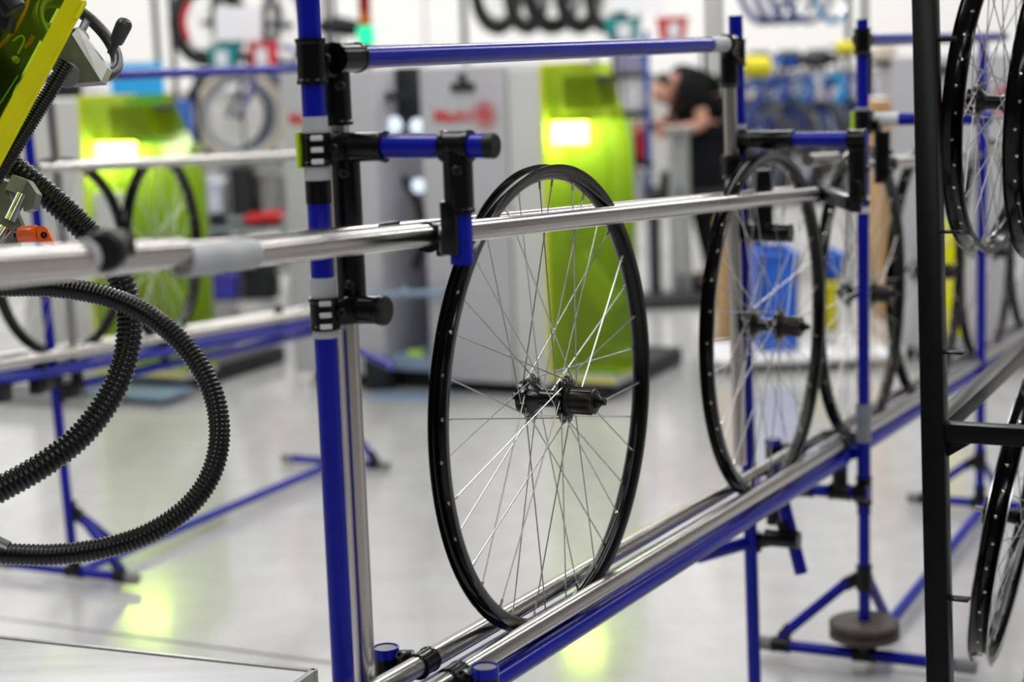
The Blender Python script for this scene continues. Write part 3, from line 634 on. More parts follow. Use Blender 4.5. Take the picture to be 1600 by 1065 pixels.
# ------------------------------------------------------------------ black wheel cart on the right
ZC = 2.75
ca = P(1445, -60, ZC); cb = P(1469, 1065, ZC)
cdir = (cb-ca).normalized(); cb = cb+cdir*((cb.z-.10)/-cdir.z); ca = ca-cdir*.12
cart = root('wheel_cart', (cb.x, cb.y, 0), 'black square tube cart hung with small bicycle wheels at right', 'cart')
SQ = .036
def post_at(v): k = (P(1445, v, ZC).z-cb.z)/(ca.z-cb.z); return cb.lerp(ca, k)
offs = [Vector((0, 0, 0)), N*.62, D*.95, N*.62+D*.95]
for o_ in offs:
    p = part('cart_post', MB().bar(cb+o_, ca+o_, SQ, SQ, up=D, bev=.003), M['cart'], cart)
    mb = MB().cyl(cb+o_-N*.012-Z3*.055, cb+o_+N*.012-Z3*.055, .045, n=24, bev=.006); ws = part('caster', mb, M['blackmat'], cart)
    part('caster_fork', MB().bar(cb+o_+N*.02-Z3*.06, cb+o_+N*.02+Z3*.01, .05, .004, up=D).bar(cb+o_-N*.02-Z3*.06, cb+o_-N*.02+Z3*.01, .05, .004, up=D).box(cb+o_+Z3*.004, (.05, .05, .006), (N, D, Z3)), M['steel'], ws)
cm = post_at(670)
zmid = P(1500, 671, ZC).z
for o_, d_ in ((Vector(), N*.62), (D*.95, N*.62), (Vector(), D*.95), (N*.62, D*.95)):
    a_ = cm+o_; a_.z = zmid; part('cart_rail', MB().bar(a_+d_.normalized()*.015, a_+d_-d_.normalized()*.015, SQ*.85, SQ*.8, bev=.003), M['cart'], cart)
    a_ = cb+o_; a_.z = .14; part('cart_rail', MB().bar(a_, a_+d_, SQ*.85, SQ*.8, bev=.003), M['cart'], cart)
part('gusset', MB().prism([cm+N*.017+Z3*(-.020), cm+N*.055+Z3*(-.020), cm+N*.017+Z3*(-.045)], D*.004), M['cart'], cart)
for v in (361, 548, 930):
    h = post_at(v)
    part('hook_plate', MB().box(h+N*.032-D*.008, (.034, .022, .0035), (N, D, Z3), .001), M['cart'], cart)
part('peg', MB().cyl(post_at(62), post_at(62)+N*.046, .004, n=10), M['cart'], cart)
RS = .2515
c1 = P(1557, 160, 2.98); c2 = P(1650, 166, 2.90); c3 = P(1582, 806, 3.00); c4 = P(1676, 756, 2.86)
cw = make_wheel('small black bicycle wheel on the cart upper tier beside the black upright', 'small wheels hung on the cart', R=RS, wd=.034, ht=.018, hubmat='hub', rear=False)
place_wheel(cw, c1, math.radians(-4.5), .2, math.radians(4))
o = copy_tree(cw); place_wheel(o, c2, math.radians(-4.5), .45, math.radians(4), label='small black bicycle wheel cut by the upper right picture edge')
cx = make_wheel('small black wheel with bare silver rim sides on the cart lower tier', 'small wheels hung on the cart', R=RS, wd=.034, ht=.019, rimmats='track', rear=False)
place_wheel(cx, c3, math.radians(2), .1, math.radians(9))
o = copy_tree(cx); place_wheel(o, c4, math.radians(2), .3, math.radians(8), label='small silver sided wheel barely showing at the lower right edge')
for c_, d_ in ((c1, 1), (c2, 1), (c3, 1), (c4, 1)):      # axle pegs reaching to a bar of the cart
    x = N
    part('axle_peg', MB().cyl(c_+x*.045, c_+x*.30, .006, n=10), M['steel'], cart)

# ------------------------------------------------------------------ left foreground: truing head with shield and hand wheel
ZM = 2.40
mh = root('truing_machine', P(-120, 1000, 2.55), 'truing machine head with yellow-green shield and dark hand wheel at upper left', 'machine')
def pm(u, v, Z=ZM): return P(u, v, Z)
fx = -cF
# shield plate and its bent flange (plate tilts away from the viewer to the left)
e0 = pm(134, 2, 2.30); e1 = pm(-30, 312, 2.24); i0 = pm(104, -6, 2.27); i1 = pm(-62, 300, 2.20)
u0 = pm(60, -180, 2.42); u1 = pm(-330, 20, 2.36)
nrm = (i0-i1).cross(u1-i1).normalized()
if nrm.dot(cC-i0) < 0: nrm = -nrm
plate = part('shield_plate', MB().prism([i0, i1, u1, pm(-200, -220, 2.40), u0], nrm*-.004), M['shielddark'], mh, smooth=False)
part('shield_flange', MB().prism([e0, e1, i1, i0], nrm*-.0035), M['shieldedge'], mh, smooth=False)
part('shield_lip', MB().tube([e0+nrm*.001, e1+nrm*.001], .0022, n=8), M['shieldedge'], mh)
part('shield_corner', MB().prism([pm(134, 2, 2.295), pm(116, 30, 2.292), pm(123, 30, 2.292), pm(136, 6, 2.295)], nrm*.003), M['shieldedge'], mh, smooth=False)
sr = pm(24, 93, 2.275)
part('shield_screw', MB().lathe([(0, -.004), (.0042, -.004), (.0042, .002), (.003, .004), (0, .0045)], sr, nrm, 14), M['steel'], mh)
# added dark sheet, then dark machinery, behind the shield
part('dark_backing', MB().prism([pm(100, -30, 2.52), pm(-66, 282, 2.50), pm(-420, 150, 2.55), pm(-300, -260, 2.60), pm(70, -260, 2.60)], cF*.03), M['darkback'], mh, smooth=False)  # backing sheet added to keep the view through the shield dark
part('head_body', MB().bar(pm(-260, -60, 2.62), pm(30, 60, 2.62), .22, .16, up=cF, bev=.008), M['mdark'], mh)
part('head_body', MB().bar(pm(-240, 120, 2.60), pm(0, 160, 2.60), .12, .12, up=cF, bev=.006), M['mdark'], mh)
part('head_column', MB().box(P(-330, 400, 2.75), (.20, .16, 1.25), (N, D, Z3), .01), M['mdark'], mh)
part('head_bridge', MB().bar(P(-330, 120, 2.74), pm(-150, 80, 2.66), .14, .12, bev=.008), M['mdark'], mh)
mb = MB().tube(spline([pm(-10, 80, 2.44), pm(8, 64, 2.43), pm(24, 45, 2.43), pm(38, 20, 2.44), pm(46, -6, 2.46)], 6), .0025, n=8)
part('orange_cable', mb, M['orange'], mh)
part('orange_cable', MB().tube([pm(38, 74, 2.43), pm(46, 66, 2.43), pm(53, 55, 2.43)], .0028, n=8), M['orange'], mh)
part('green_cable', MB().tube(spline([pm(20, 64, 2.43), pm(32, 56, 2.42), pm(38, 62, 2.42), pm(28, 84, 2.42)], 6), .0012, n=6), M['lime'], mh)
part('green_cable', MB().tube(spline([pm(28, 118, 2.42), pm(14, 140, 2.42), pm(0, 162, 2.42)], 6), .0010, n=6), M['lime'], mh)
# black nozzle before the shield
part('nozzle', MB().cyl(pm(-18, -34, 2.20), pm(24, 20, 2.20), .019, .017, n=20, bev=.002).bar(pm(-20, 20, 2.215), pm(22, 34, 2.215), .03, .035, up=cF, bev=.004), M['blackmat'], mh)
# cast bracket
bk = MB().prism([pm(96, 60), pm(113, 54), pm(158, 127), pm(106, 131), pm(84, 112), pm(70, 96)], cF*.035)
part('cast_bracket', bk, M['alu'], mh, smooth=False)
part('bracket_face', MB().prism([pm(112, 53, 2.399), pm(122, 44, 2.42), pm(168, 106, 2.42), pm(158, 127, 2.399)], cF*.030), M['alulight'], mh, smooth=False)
part('flange_disc', MB().lathe([(0, -.003), (.0175, -.003), (.0175, .004), (.015, .006), (0, .006)], pm(104, 117, 2.392), (cR*.45-cU*.35-cF*.8), 28), M['alu'], mh)
# hand wheel: ring, hub, spokes, grip
hc = pm(122, 60, 2.50)
hax = (cR*.76+cU*.62)*.90-cF*.42; hax.normalize()
hx, hy, hz = frame(hax); HR = .066
ring = [hc+(hx*math.cos(a)+hy*math.sin(a))*HR for a in [2*math.pi*k/48 for k in range(48)]]
hw = part('hand_wheel_rim', MB().tube(ring, .0088, n=14, closed=True), M['handwheel'], mh)
mb = MB().lathe([(0, -.03), (.013, -.03), (.016, 0), (.012, .010), (0, .010)], hc, hax, 20)
for k in range(3):
    a = 2*math.pi*k/3+.6; d_ = hx*math.cos(a)+hy*math.sin(a); mb.bar(hc+d_*.01, hc+d_*HR, .011, .006, up=hax, bev=.001)
part('hand_wheel_spokes', mb, M['handwheel'], hw)
g0 = pm(175, 80, 2.49); gd = (pm(195, 36, 2.475)-g0); gl_ = gd.length; gd.normalize()
part('hand_wheel_grip', MB().lathe([(0, -.004), (.0058, -.004), (.0052, .010), (.0056, .013), (.0088, .014), (.0100, .018), (.0114, gl_-.004), (.0106, gl_+.001), (.0075, gl_+.005), (0, gl_+.007)], g0, gd, 20), M['handwheel'], hw)
# lower slide: block, rods, lever
blk = MB().prism([pm(8, 295), pm(19, 272), pm(43, 281), pm(32, 305)], cF*.03); part('slide_block', blk, M['alulight'], mh, smooth=False)
part('slide_block', MB().prism([pm(32, 305), pm(43, 281), pm(57, 302), pm(51, 326), pm(37, 330), pm(34, 316)], cF*.03), M['alu'], mh, smooth=False)
part('slide_plate', MB().prism([pm(-20, 278, 2.41), pm(14, 284, 2.41), pm(10, 300, 2.41), pm(34, 352, 2.41), pm(26, 384, 2.41), pm(-20, 396, 2.41)], cF*.02), M['alu'], mh, smooth=False)
part('slide_rod', MB().cyl(pm(34, 304, 2.405), pm(14, 345, 2.395), .0080, n=18), M['chrome'], mh)
part('slide_rod', MB().cyl(pm(8, 356, 2.385), pm(-16, 392, 2.375), .0085, n=18), M['chrome'], mh)
part('slide_head', MB().bar(pm(-260, 330, 2.50), pm(-10, 330, 2.46), .07, .08, up=cF, bev=.005), M['alu'], mh)
l0 = pm(33, 366, 2.385)
part('lever_bolt', MB().cyl(pm(26, 367, 2.39), pm(37, 366, 2.385), .0075, n=16, bev=.001), M['black'], mh)
lv = MB().lathe([(0, 0), (.010, 0), (.0112, .003), (.0112, .026), (.0085, .030), (0, .030)], l0, pm(62, 364, 2.37)-l0, 20)
lv.prism([pm(56, 353, 2.368), pm(68, 353, 2.366), pm(74, 358, 2.366), pm(86, 384, 2.36), pm(60, 378, 2.364)], cF*.016)
lvr = part('clamp_lever', lv, M['orange'], mh, 'orange clamp lever')
part('lever_screw', MB().lathe([(.0016, 0), (.0042, 0), (.0042, .003), (.0016, .003)], pm(69, 367, 2.362), -cF, 16, closed=True), M['black'], lvr)

# corrugated hoses
def hose(name, pts, r, pitch, label, amp=.12):
    path = resample(spline(pts, 14), pitch/4); rs = [r*(1-amp*(0 if (i % 4) in (0, 1) else 1)) for i in range(len(path))]
    o = part(name, MB().tube(path, rs, n=18), M['hose'], None); o.data.shade_smooth(); o.data.set_sharp_from_angle(angle=math.radians(60))
    return tag(o, label, 'hose')
hose('corrugated_hose', [pm(-40, 452, 2.50), pm(20, 447, 2.50), pm(90, 449, 2.49), pm(170, 464, 2.48), pm(240, 497, 2.46), pm(298, 552, 2.45), pm(333, 615, 2.44), pm(343, 680, 2.43), pm(330, 740, 2.42), pm(295, 790, 2.41), pm(240, 829, 2.40), pm(170, 854, 2.40), pm(90, 866, 2.40), pm(10, 865, 2.40), pm(-50, 858, 2.40)], .0150, .0062, 'black corrugated hose in a big open loop before the floor')
hose('corrugated_hose', [pm(10, 252, 2.52), pm(50, 285, 2.52), pm(100, 327, 2.53), pm(150, 378, 2.54), pm(186, 430, 2.55), pm(201, 490, 2.56), pm(198, 550, 2.56), pm(175, 614, 2.55), pm(130, 676, 2.53), pm(70, 724, 2.51), pm(0, 764, 2.50), pm(-60, 795, 2.49)], .0192, .0080, 'thicker black corrugated hose sagging down behind the steel guide rail')
hose('corrugated_hose', [pm(104, 98, 2.375), pm(80, 140, 2.37), pm(50, 187, 2.36), pm(20, 236, 2.35), pm(-14, 290, 2.345)], .0108, .0042, 'thin straight black conduit running along the yellow shield edge', .16)
part_c = part('hose_clip', MB().cyl(P(-16, 838, 2.36), P(14, 852, 2.36), .006, n=12), M['steel'], mh)

# machine bed in the near left corner
zp = .50
pe = G(495, 1045, zp); bx_ = (pe-G(0, 992, zp)).normalized(); by_ = Z3.cross(bx_).normalized()
def BW(s_, t_, z_): return Vector((pe.x, pe.y, 0))+by_*s_+bx_*t_+Z3*z_
bed = root('machine_bed', BW(-.5, -.6, 0), 'pale grey metal machine bed corner at the lower left', 'machine bed')
L_, Wd_ = 1.0, 1.3; bax = (bx_, by_, Z3)
part('bed_top', MB().box(BW(-L_/2-.008, -Wd_/2-.008, zp-.016), (Wd_-.004, L_-.004, .030), bax, .003), M['platform'], bed)
part('bed_trim', MB().box(BW(-.004, -Wd_/2, zp-.019), (Wd_+.004, .010, .040), bax, .002), M['alulight'], bed)
part('bed_trim', MB().box(BW(-L_/2, -.004, zp-.019), (.010, L_+.004, .040), bax, .002), M['alulight'], bed)
part('bed_box', MB().box(BW(-L_/2-.03, -Wd_/2-.03, (zp-.04)/2), (Wd_-.08, L_-.08, zp-.04), bax, .004), M['mgrey'], bed)

# ------------------------------------------------------------------ truing machines in the middle distance
def text_part(txt, org, xdir, ydir, h, m, parent, name='print_lettering'):
    cu = bpy.data.curves.new(name, 'FONT'); cu.body = txt; cu.size = h; cu.extrude = .001; cu.offset = h*.02
    o = bpy.data.objects.new(name, cu); COL.objects.link(o)
    dg = bpy.context.evaluated_depsgraph_get(); me = bpy.data.meshes.new_from_object(o.evaluated_get(dg)); bpy.data.objects.remove(o)
    z = xdir.cross(ydir).normalized(); mm = Matrix((xdir, ydir, z)).transposed().to_4x4(); mm.translation = org
    me.materials.clear(); me.materials.append(m)
    q = bpy.data.objects.new(name, me); COL.objects.link(q); q.parent = parent; q.matrix_parent_inverse = wm(parent).inverted()
    q.location = org; q.rotation_euler = mm.to_euler(); return q
def logo(parent, s, t, z, h):
    # red lettering and a round emblem on a cabinet front facing down the line
    text_part('Mach1', W(s-.003, t, z), N, Z3, h, M['redprint'], parent)
    c = W(s-.003, t+h*3.35, z+h*.36)
    for r, m in ((h*.80, 'pinkprint'), (h*.50, 'redprint')):
        part('print_ring', MB().lathe([(r-h*.13, 0), (r, 0), (r, .0015), (r-h*.13, .0015)], c, -D, 32, closed=True), M[m], parent)
    part('print_dot', MB().lathe([(0, 0), (h*.24, 0), (h*.24, .0015), (0, .0015)], c, -D, 24), M['redprint'], parent)
def machine(label, s, tA, tS0, tS1, zt, cab=None, zshb=.08, lampt=None, gap=True):
    mc = root('truing_machine', W(s+.4, (tA+tS1)/2, 0), label, 'machine')
    dp = .30; dd = .24
    # lit work bay behind the shield
    part('bay_back', MB().box(W(s+dd, (tS0+tS1)/2, zt*.42+.04), (tS1-tS0, .02, zt*.84-.10), (N, D, Z3)), M['bayback'], mc, smooth=False)
    part('bay_floor', MB().box(W(s+dd/2, (tS0+tS1)/2, .09), (tS1-tS0, dd, .04), (N, D, Z3)), M['mgrey'], mc, smooth=False)
    part('bay_arm', MB().box(W(s+dd*.62, tS0+(tS1-tS0)*.46, zt-.11), ((tS1-tS0)*.55, dd*.6, .13), (N, D, Z3), .01), M['mdark'], mc)
    part('bay_arm', MB().bar(W(s+dd*.6, tS0+.06, .55), W(s+dd*.6, tS1-.06, .35), .05, .10, bev=.005), M['mgrey'], mc)
    wdt = tS1-tS0
    pl = [W(s, tS0, zshb), W(s, tS1, zshb), W(s, tS1, zt-.36), W(s, tS1-.02, zt-.26), W(s, tS0+.66*wdt, zt), W(s, tS0, zt)]
    sh = part('shield', MB().prism(pl, D*.006), M['shield'], mc, 'yellow-green acrylic guard', smooth=False)
    for k in (1, 2, 3): 
        e_ = (pl[k+1]-pl[k]).normalized(); part('shield_side', MB().prism([pl[k], pl[k+1], pl[k+1]+D*dd, pl[k]+D*dd], -D.cross(e_)*.005), M['shield'], sh, smooth=False)
    for a_, b_ in ((pl[0], pl[1]), (pl[4], pl[5]), (pl[5], pl[0])): part('shield_edge', MB().bar(a_-D*.002, b_-D*.002, .010, .010, up=D), M['shieldedge'], sh, smooth=False)
    lt = lampt
    lm = part('work_lamp', MB().box(W(s+dd*.45, lt[0], lt[1]+lt[3]/2+.018), (lt[2]+.03, .07, .028), (N, D, Z3), .006), M['mdark'], mc)
    part('lamp_lens', MB().box(W(s+dd*.45, lt[0], lt[1]), (lt[2], .03, lt[3]), (N, D, Z3), .004), M['lamp'], lm)
    # side cabinet
    part('cabinet', MB().box(W(s+dp/2, (tA+tS0)/2, zt/2+.02), (tS0-tA-.004, dp, zt-.06), (N, D, Z3), .008), M['mwhite'], mc)
    for i in (0, 1):
        for j in (0, 1): part('foot', MB().cyl(W(s+.05+.16*j, tA+.08+(tS1-tA-.16)*i, 0), W(s+.05+.16*j, tA+.08+(tS1-tA-.16)*i, .07), .03, n=14), M['mdark'], mc)
    return mc
sR = 4.12
tR = [ST(S(u, 110, sR))[1] for u in (436, 585, 655, 790, 846, 950)]
zR = S(800, 103, sR).z
mR = machine('grey truing machine with red lettering and yellow-green lit guard at centre', sR, tR[3], tR[4], tR[5], zR, zshb=.085,
             lampt=(ST(S(884, 207, sR+.15))[1], ST(S(884, 207, sR+.15))[2], .22, .085))
rc = part('cabinet', MB().box(W(sR+.45, (tR[2]+tR[3])/2, zR/2+.03), (tR[3]-tR[2]-.004, .92, zR-.05), (N, D, Z3), .008), M['mgrey'], mR)
lc = part('cabinet', MB().box(W(sR+.45, (tR[0]+tR[1])/2, zR/2+.03), (tR[1]-tR[0]-.004, .92, zR-.05), (N, D, Z3), .008), M['mgrey'], mR)
q = S(678, 190, sR-.012); logo(mR, sR-.012, ST(q)[1], q.z, .068)
q = S(452, 194, sR-.012); logo(mR, sR-.012, ST(q)[1], q.z, .068)
q = S(723, 136, sR-.014); part('cabinet_handle', MB().box(q, (.105, .02, .032), (N, D, Z3), .006).box(q+Z3*.035, (.03, .02, .035), (N, D, Z3), .004), M['mdark'], mR)
# wheel station between the two cabinets
tm = (tR[1]+tR[2])/2; tw = tR[2]-tR[1]
part('station_back', MB().box(W(sR+.80, tm, .62), (tw, .03, 1.15), (N, D, Z3)), M['mblue'], mR, smooth=False)
part('station_table', MB().box(W(sR+.35, tm, .115), (tw, .70, .06), (N, D, Z3), .004), M['mblue'], mR)
part('station_turret', MB().lathe([(0, 0), (.13, 0), (.13, .05), (.10, .07), (0, .07)], S(612, 395, sR+.30), -D+Z3*.2, 32), M['mblue'], mR)
part('station_arm', MB().tube(spline([S(600, 250, sR+.2), S(645, 300, sR+.2), S(662, 370, sR+.18), S(648, 420, sR+.15)], 6), .018, n=10), M['mdark'], mR)
part('station_bar', MB().tube([S(575, 462, sR-.05), S(700, 456, sR-.05)], .014, n=12).lathe([(0, -.022), (.015, -.02), (.022, 0), (.015, .02), (0, .022)], S(592, 461, sR-.05), Z3, 16).lathe([(0, -.022), (.015, -.02), (.022, 0), (.015, .02), (0, .022)], S(633, 456, sR-.05), Z3, 16), M['mblue'], mR)
part('station_head', MB().box(S(640, 150, sR+.25), (.12, .16, .24), (N, D, Z3), .01).box(S(612, 150, sR+.1), (.10, .05, .03), (N, D, Z3), .006), M['mdark'], mR)
for (u, v, r_) in ((571, 195, .030), (597, 196, .028), (617, 195, .034), (653, 197, .032), (655, 290, .030)):
    part('indicator_lamp', MB().lathe([(0, 0), (r_, 0), (r_, .01), (r_*.6, .018), (0, .02)], S(u, v, sR+.12), -D, 20), M['window'], mR)
part('motor', MB().box(S(598, 585, sR+.02), (.10, .14, .16), (N, D, Z3), .01), M['mdark'], mR)
part('connector_block', MB().box(S(652, 556, sR+.05), (.07, .06, .05), (N, D, Z3), .008), M['lime'], mR)
part('plinth', MB().box(W(sR+.48, (tR[0]+tR[5])/2, .04), (tR[5]-tR[0]-.1, .80, .07), (N, D, Z3), .004), M['mdark'], mR)
part('drip_tray', MB().box(S(640, 622, sR-.12), (.36, .20, .02), (N, D, Z3), .004), M['mblue'], mR)
for i in range(3): part('timber', MB().box(S(628+36*i, 655, sR-.02), (.10, .16, .06), (N, D, Z3), .003), M['wood'], mR)
# stack light
q = S(572, 66, sR+.5); tw_ = root('stack_light', Vector((q.x, q.y, zR)), 'signal stack light glowing green below amber and red', 'signal light')
base = Vector((q.x, q.y, zR)); part('light_stem', MB().cyl(base, q-Z3*.012, .022, n=16), M['blackmat'], tw_)
zz = q.z-.012
for nm, hh, m_, r_ in (('green_segment', .082, 'green_lens', .036), ('amber_segment', .062, 'amber_lens', .025), ('red_segment', .09, 'red_lens', .025)):
    part(nm, MB().lathe([(0, 0), (r_, 0), (r_*1.04, hh*.1), (r_*1.04, hh*.9), (r_, hh), (0, hh)], Vector((q.x, q.y, zz)), Z3, 20), M[m_], tw_); zz += hh
# left machine
sL = 3.75
tL = [ST(S(u, 150, sL))[1] for u in (10, 123, 258)]
zLm = S(200, 149, sL).z
mL = machine('white truing machine with yellow-green lit guard at the left', sL, tL[0], tL[1], tL[2], zLm, zshb=.09,
             lampt=(ST(S(187, 236, sL+.15))[1], ST(S(187, 236, sL+.15))[2], .22, .075))
part('control_box', MB().box(S(172, 330, sL-.03), (.13, .05, .16), (N, D, Z3), .006), M['mwhite'], mL)
part('plinth', MB().box(W(sL+.45, (tL[0]+tL[2])/2, .04), (tL[2]-tL[0]-.1, .8, .07), (N, D, Z3), .004), M['mdark'], mL)
part('drip_tray', MB().box(S(215, 612, sL-.1), (.42, .22, .02), (N, D, Z3), .004), M['mblue'], mL)
for i, (u, v) in enumerate(((40, 612), (90, 640))):
    part('pallet_edge', MB().box(S(u, v, sL-.30), (.55, .10, .09), (N, D, Z3), .004), M['galv'], mL)
# right machine, seen between the third post and the cart
sM = 5.3
tM = [ST(S(u, 95, sM))[1] for u in (1392, 1640)]
zM = S(1420, 88, sM).z
mM = root('truing_machine', W(sM+.45, sum(tM)/2, 0), 'grey truing machine with red print behind the black cart', 'machine')
part('cabinet', MB().box(W(sM+.45, sum(tM)/2, zM/2+.03), (tM[1]-tM[0], .9, zM-.06), (N, D, Z3), .01), M['mgrey'], mM)
q = S(1462, 170, sM-.012); logo(mM, sM-.012, ST(q)[1], q.z, .085)
part('plinth', MB().box(W(sM+.45, sum(tM)/2, .03), (tM[1]-tM[0]-.1, .8, .06), (N, D, Z3)), M['mdark'], mM)
part('cabinet_handle', MB().box(S(1470, 108, sM-.014), (.12, .02, .03), (N, D, Z3), .005), M['mdark'], mM)
part('shield', MB().prism([W(sM-.02, tM[1]-.42, .12), W(sM-.02, tM[1]-.33, .12), W(sM-.02, tM[1]-.33, .62), W(sM-.02, tM[1]-.42, .62)], D*.006), M['shieldedge'], mM, smooth=False)

# ------------------------------------------------------------------ background: bicycles, racks, worker, bins
def wheel_small(parent, c, R, tyre, axis, spoke=True, rimm='spoke', tw=.02):
    x, y, z = frame(axis)
    ty = part('wheel', MB().tube([c+(x*math.cos(a)+y*math.sin(a))*(R-tw) for a in [2*math.pi*k/40 for k in range(40)]], tw, n=8, closed=True), M[tyre], parent)
    part('rim', MB().lathe([(R-2.6*tw, -.011), (R-1.7*tw, -.011), (R-1.7*tw, .011), (R-2.6*tw, .011)], c, axis, 40, closed=True), M[rimm], ty)
    part('hub', MB().cyl(c-axis*.05, c+axis*.05, .018, n=12), M['hub'], ty)
    if spoke:
        mb = MB()
        for k in range(28):
            a = 2*math.pi*k/28; b = a+(.35 if k % 2 else -.35); sd_ = axis*(.025 if k % 4 < 2 else -.025)
            mb.cyl(c+sd_+(x*math.cos(b)+y*math.sin(b))*.018, c+(x*math.cos(a)+y*math.sin(a))*(R-2.2*tw), .0014, n=4)
        o = part('spokes', mb, M['spoke'], ty); o['kind'] = 'stuff'
    return ty
def bicycle(label, base, fwd, k, paint, tyre='tyre', group=None, fork=None, saddle='blackmat', rimm='spoke', bar=1.0, tw=.022):
    fwd = Vector(fwd).normalized(); sd_ = fwd.cross(Z3).normalized()
    B = root('bicycle', base, label, 'bicycle', group)
    q = lambda x, z, y=0: Vector(base)+(fwd*x+sd_*y+Z3*z)*k
    wheel_small(B, q(-.50, .34), .34*k, tyre, sd_, rimm=rimm, tw=tw*k+.004); wheel_small(B, q(.53, .34), .34*k, tyre, sd_, rimm=rimm, tw=tw*k+.004)
    fm = MB()
    for a_, b_, r_ in (((-.08, .29), (-.22, .80), .016), ((-.08, .29), (.36, .72), .022), ((-.205, .74), (.34, .84), .018), ((.34, .84), (.38, .68), .022)): fm.tube([q(*a_), q(*b_)], r_*k, n=10)
    for y in (-.06, .06): fm.tube([q(-.08, .29, y*.5), q(-.50, .34, y)], .010*k, n=8); fm.tube([q(-.205, .72, y*.3), q(-.50, .34, y)], .009*k, n=8)
    part('frame', fm, M[paint], B)
    fk = MB()
    for y in (-.05, .05): fk.tube([q(.385, .66, y), q(.44, .52, y), q(.53, .34, y)], .013*k, n=8)
    fk.tube([q(.385, .66, -.05), q(.385, .66, .05)], .015*k, n=8); part('fork', fk, M[fork or paint], B)
    part('handlebar', MB().tube([q(.34, .84), q(.32, .95)], .014*k, n=8).tube(spline([q(.34-.12*bar-.26*(1-bar), .98, -.29*bar), q(.34-.04*bar-.14*(1-bar), .97, -.16*bar), q(.34, .95, 0), q(.34-.04*bar+.14*(1-bar), .97, .16*bar), q(.34-.12*bar+.26*(1-bar), .98, .29*bar)], 5), .013*k, n=8), M['bikeblack'], B)
    part('saddle', MB().tube([q(-.36, .93), q(-.28, .94), q(-.16, .935), q(-.08, .925)], [.055*k, .07*k, .04*k, .018*k], n=10), M[saddle], B)
    part('seat_post', MB().tube([q(-.22, .78), q(-.25, .93)], .013*k, n=8), M['steel'], B)
    cr = part('crankset', MB().lathe([(.05*k, -.003), (.09*k, -.003), (.09*k, .003), (.05*k, .003)], q(-.08, .29, .06), sd_, 28, closed=True).tube([q(-.08, .29, .07), q(-.08+.12, .29-.12, .08)], .010*k, n=8).tube([q(-.08, .29, -.075), q(-.08, .29, .075)], .014*k, n=8).tube([q(-.08, .29, -.07), q(-.08-.12, .29+.12, -.08)], .010*k, n=8), M['bikeblack'], B)
    return B
CRT = Vector((cR.x, cR.y, 0)).normalized()
# display racks: two tiers on thin dark posts
def rackstand(label, us, Zd, v_mid, v_top=None, deep=.5, m='bikeblack'):
    a_ = P(us[0], v_mid, Zd); b_ = P(us[1], v_mid, Zd+.0); zz = a_.z; b_.z = zz; y = Vector((0, deep, 0))
    R_ = root('display_rack', Vector(((a_.x+b_.x)/2, a_.y+deep/2, 0)), label, 'rack')
    for p in (a_, b_, a_+y, b_+y): part('rack_post', MB().bar(Vector((p.x, p.y, 0)), Vector((p.x, p.y, 2.1)), .03, .03, up=Vector((0, 1, 0))), M[m], R_)
    part('shelf', MB().box((a_+b_+y)/2-Z3*.015, ((b_-a_).length, deep, .03), bev=.003), M['galv'], R_)
    for p in (a_, a_+y): part('top_rail', MB().bar(Vector((p.x, p.y, 2.08)), Vector((b_.x, p.y, 2.08)), .03, .03), M[m], R_)
    return R_, zz
r1, zs1 = rackstand('thin dark two tier display rack behind the left conveyor', (258, 520), 10.2, 262)
yb = P(300, 262, 10.2).y
bicycle('violet-blue bicycle with cream tyres standing on the left display rack', Vector((P(415, 250, 10.5).x+.31, yb+.14, zs1)), (-1, .05, 0), .80, 'bikeviolet', 'cream', fork='bikeviolet', saddle='blackmat', tw=.036)
bicycle('black bicycle on the left display rack behind the cream tyred one', Vector((P(395, 250, 10.5).x+.30, yb+.40, zs1)), (-1, .02, 0), .82, 'bikeblack', 'tyre', rimm='bikeblack', bar=.3, tw=.030)
b1 = P(325, 430, 10.6); bicycle('white and black bicycle on the floor under the left display rack', Vector((b1.x+.42, yb+.10, 0)), (-1, .3, 0), .85, 'bikewhite', 'tyre')
bicycle('grey bicycle on the floor at the right of the left rack', Vector((b1.x+.62, yb+.42, 0)), (.9, .35, 0), .85, 'bikegrey', 'tyre')
# hanging wheels over the rack, one with a red rim part
def hung_wheel(label, c, R, yaw, tyre, rimm, group, tw=.022):
    R_ = root('hanging_wheel', c-Z3*R, label, 'wheel', group); ax = Vector((math.cos(yaw), math.sin(yaw), 0)); wheel_small(R_, c, R, tyre, ax, rimm=rimm, tw=tw)
    part('hook', MB().tube([c+Z3*(R-.05), c+Z3*(R+.02), c+Z3*max(R+.04, 2.08-c.z)], .006, n=6), M['steel'], R_)
    return R_
rwc = P(326, 36, 10.1); rwo = hung_wheel('black hanging wheel with red rim sleeve at the far left', rwc, .25, math.radians(-52), 'tyre', 'bikeblack', 'wheels hung on the left rack', .036)
hd_ = Vector((math.sin(math.radians(-52)), -math.cos(math.radians(-52)), 0)); hd_ = hd_ if hd_.x < 0 else -hd_
part('red_sleeve', MB().tube([rwc+(hd_*math.cos(a)+Z3*math.sin(a))*.168 for a in [-.55+.11*k for k in range(13)]], .026, n=10), M['red'], rwo)
part('white_sleeve', MB().tube([rwc+(hd_*math.cos(a)+Z3*math.sin(a))*.168 for a in [-1.0+.1*k for k in range(5)]], .025, n=10), M['white'], rwo)
hung_wheel('black hanging wheel behind the white paper sheet', P(385, 30, 10.35), .245, math.radians(-50), 'tyre', 'spoke', 'wheels hung on the left rack')
hung_wheel('black hanging wheel right of the white paper sheet', P(445, 40, 10.2), .24, math.radians(-25), 'tyre', 'bikewhite', 'wheels hung on the left rack')
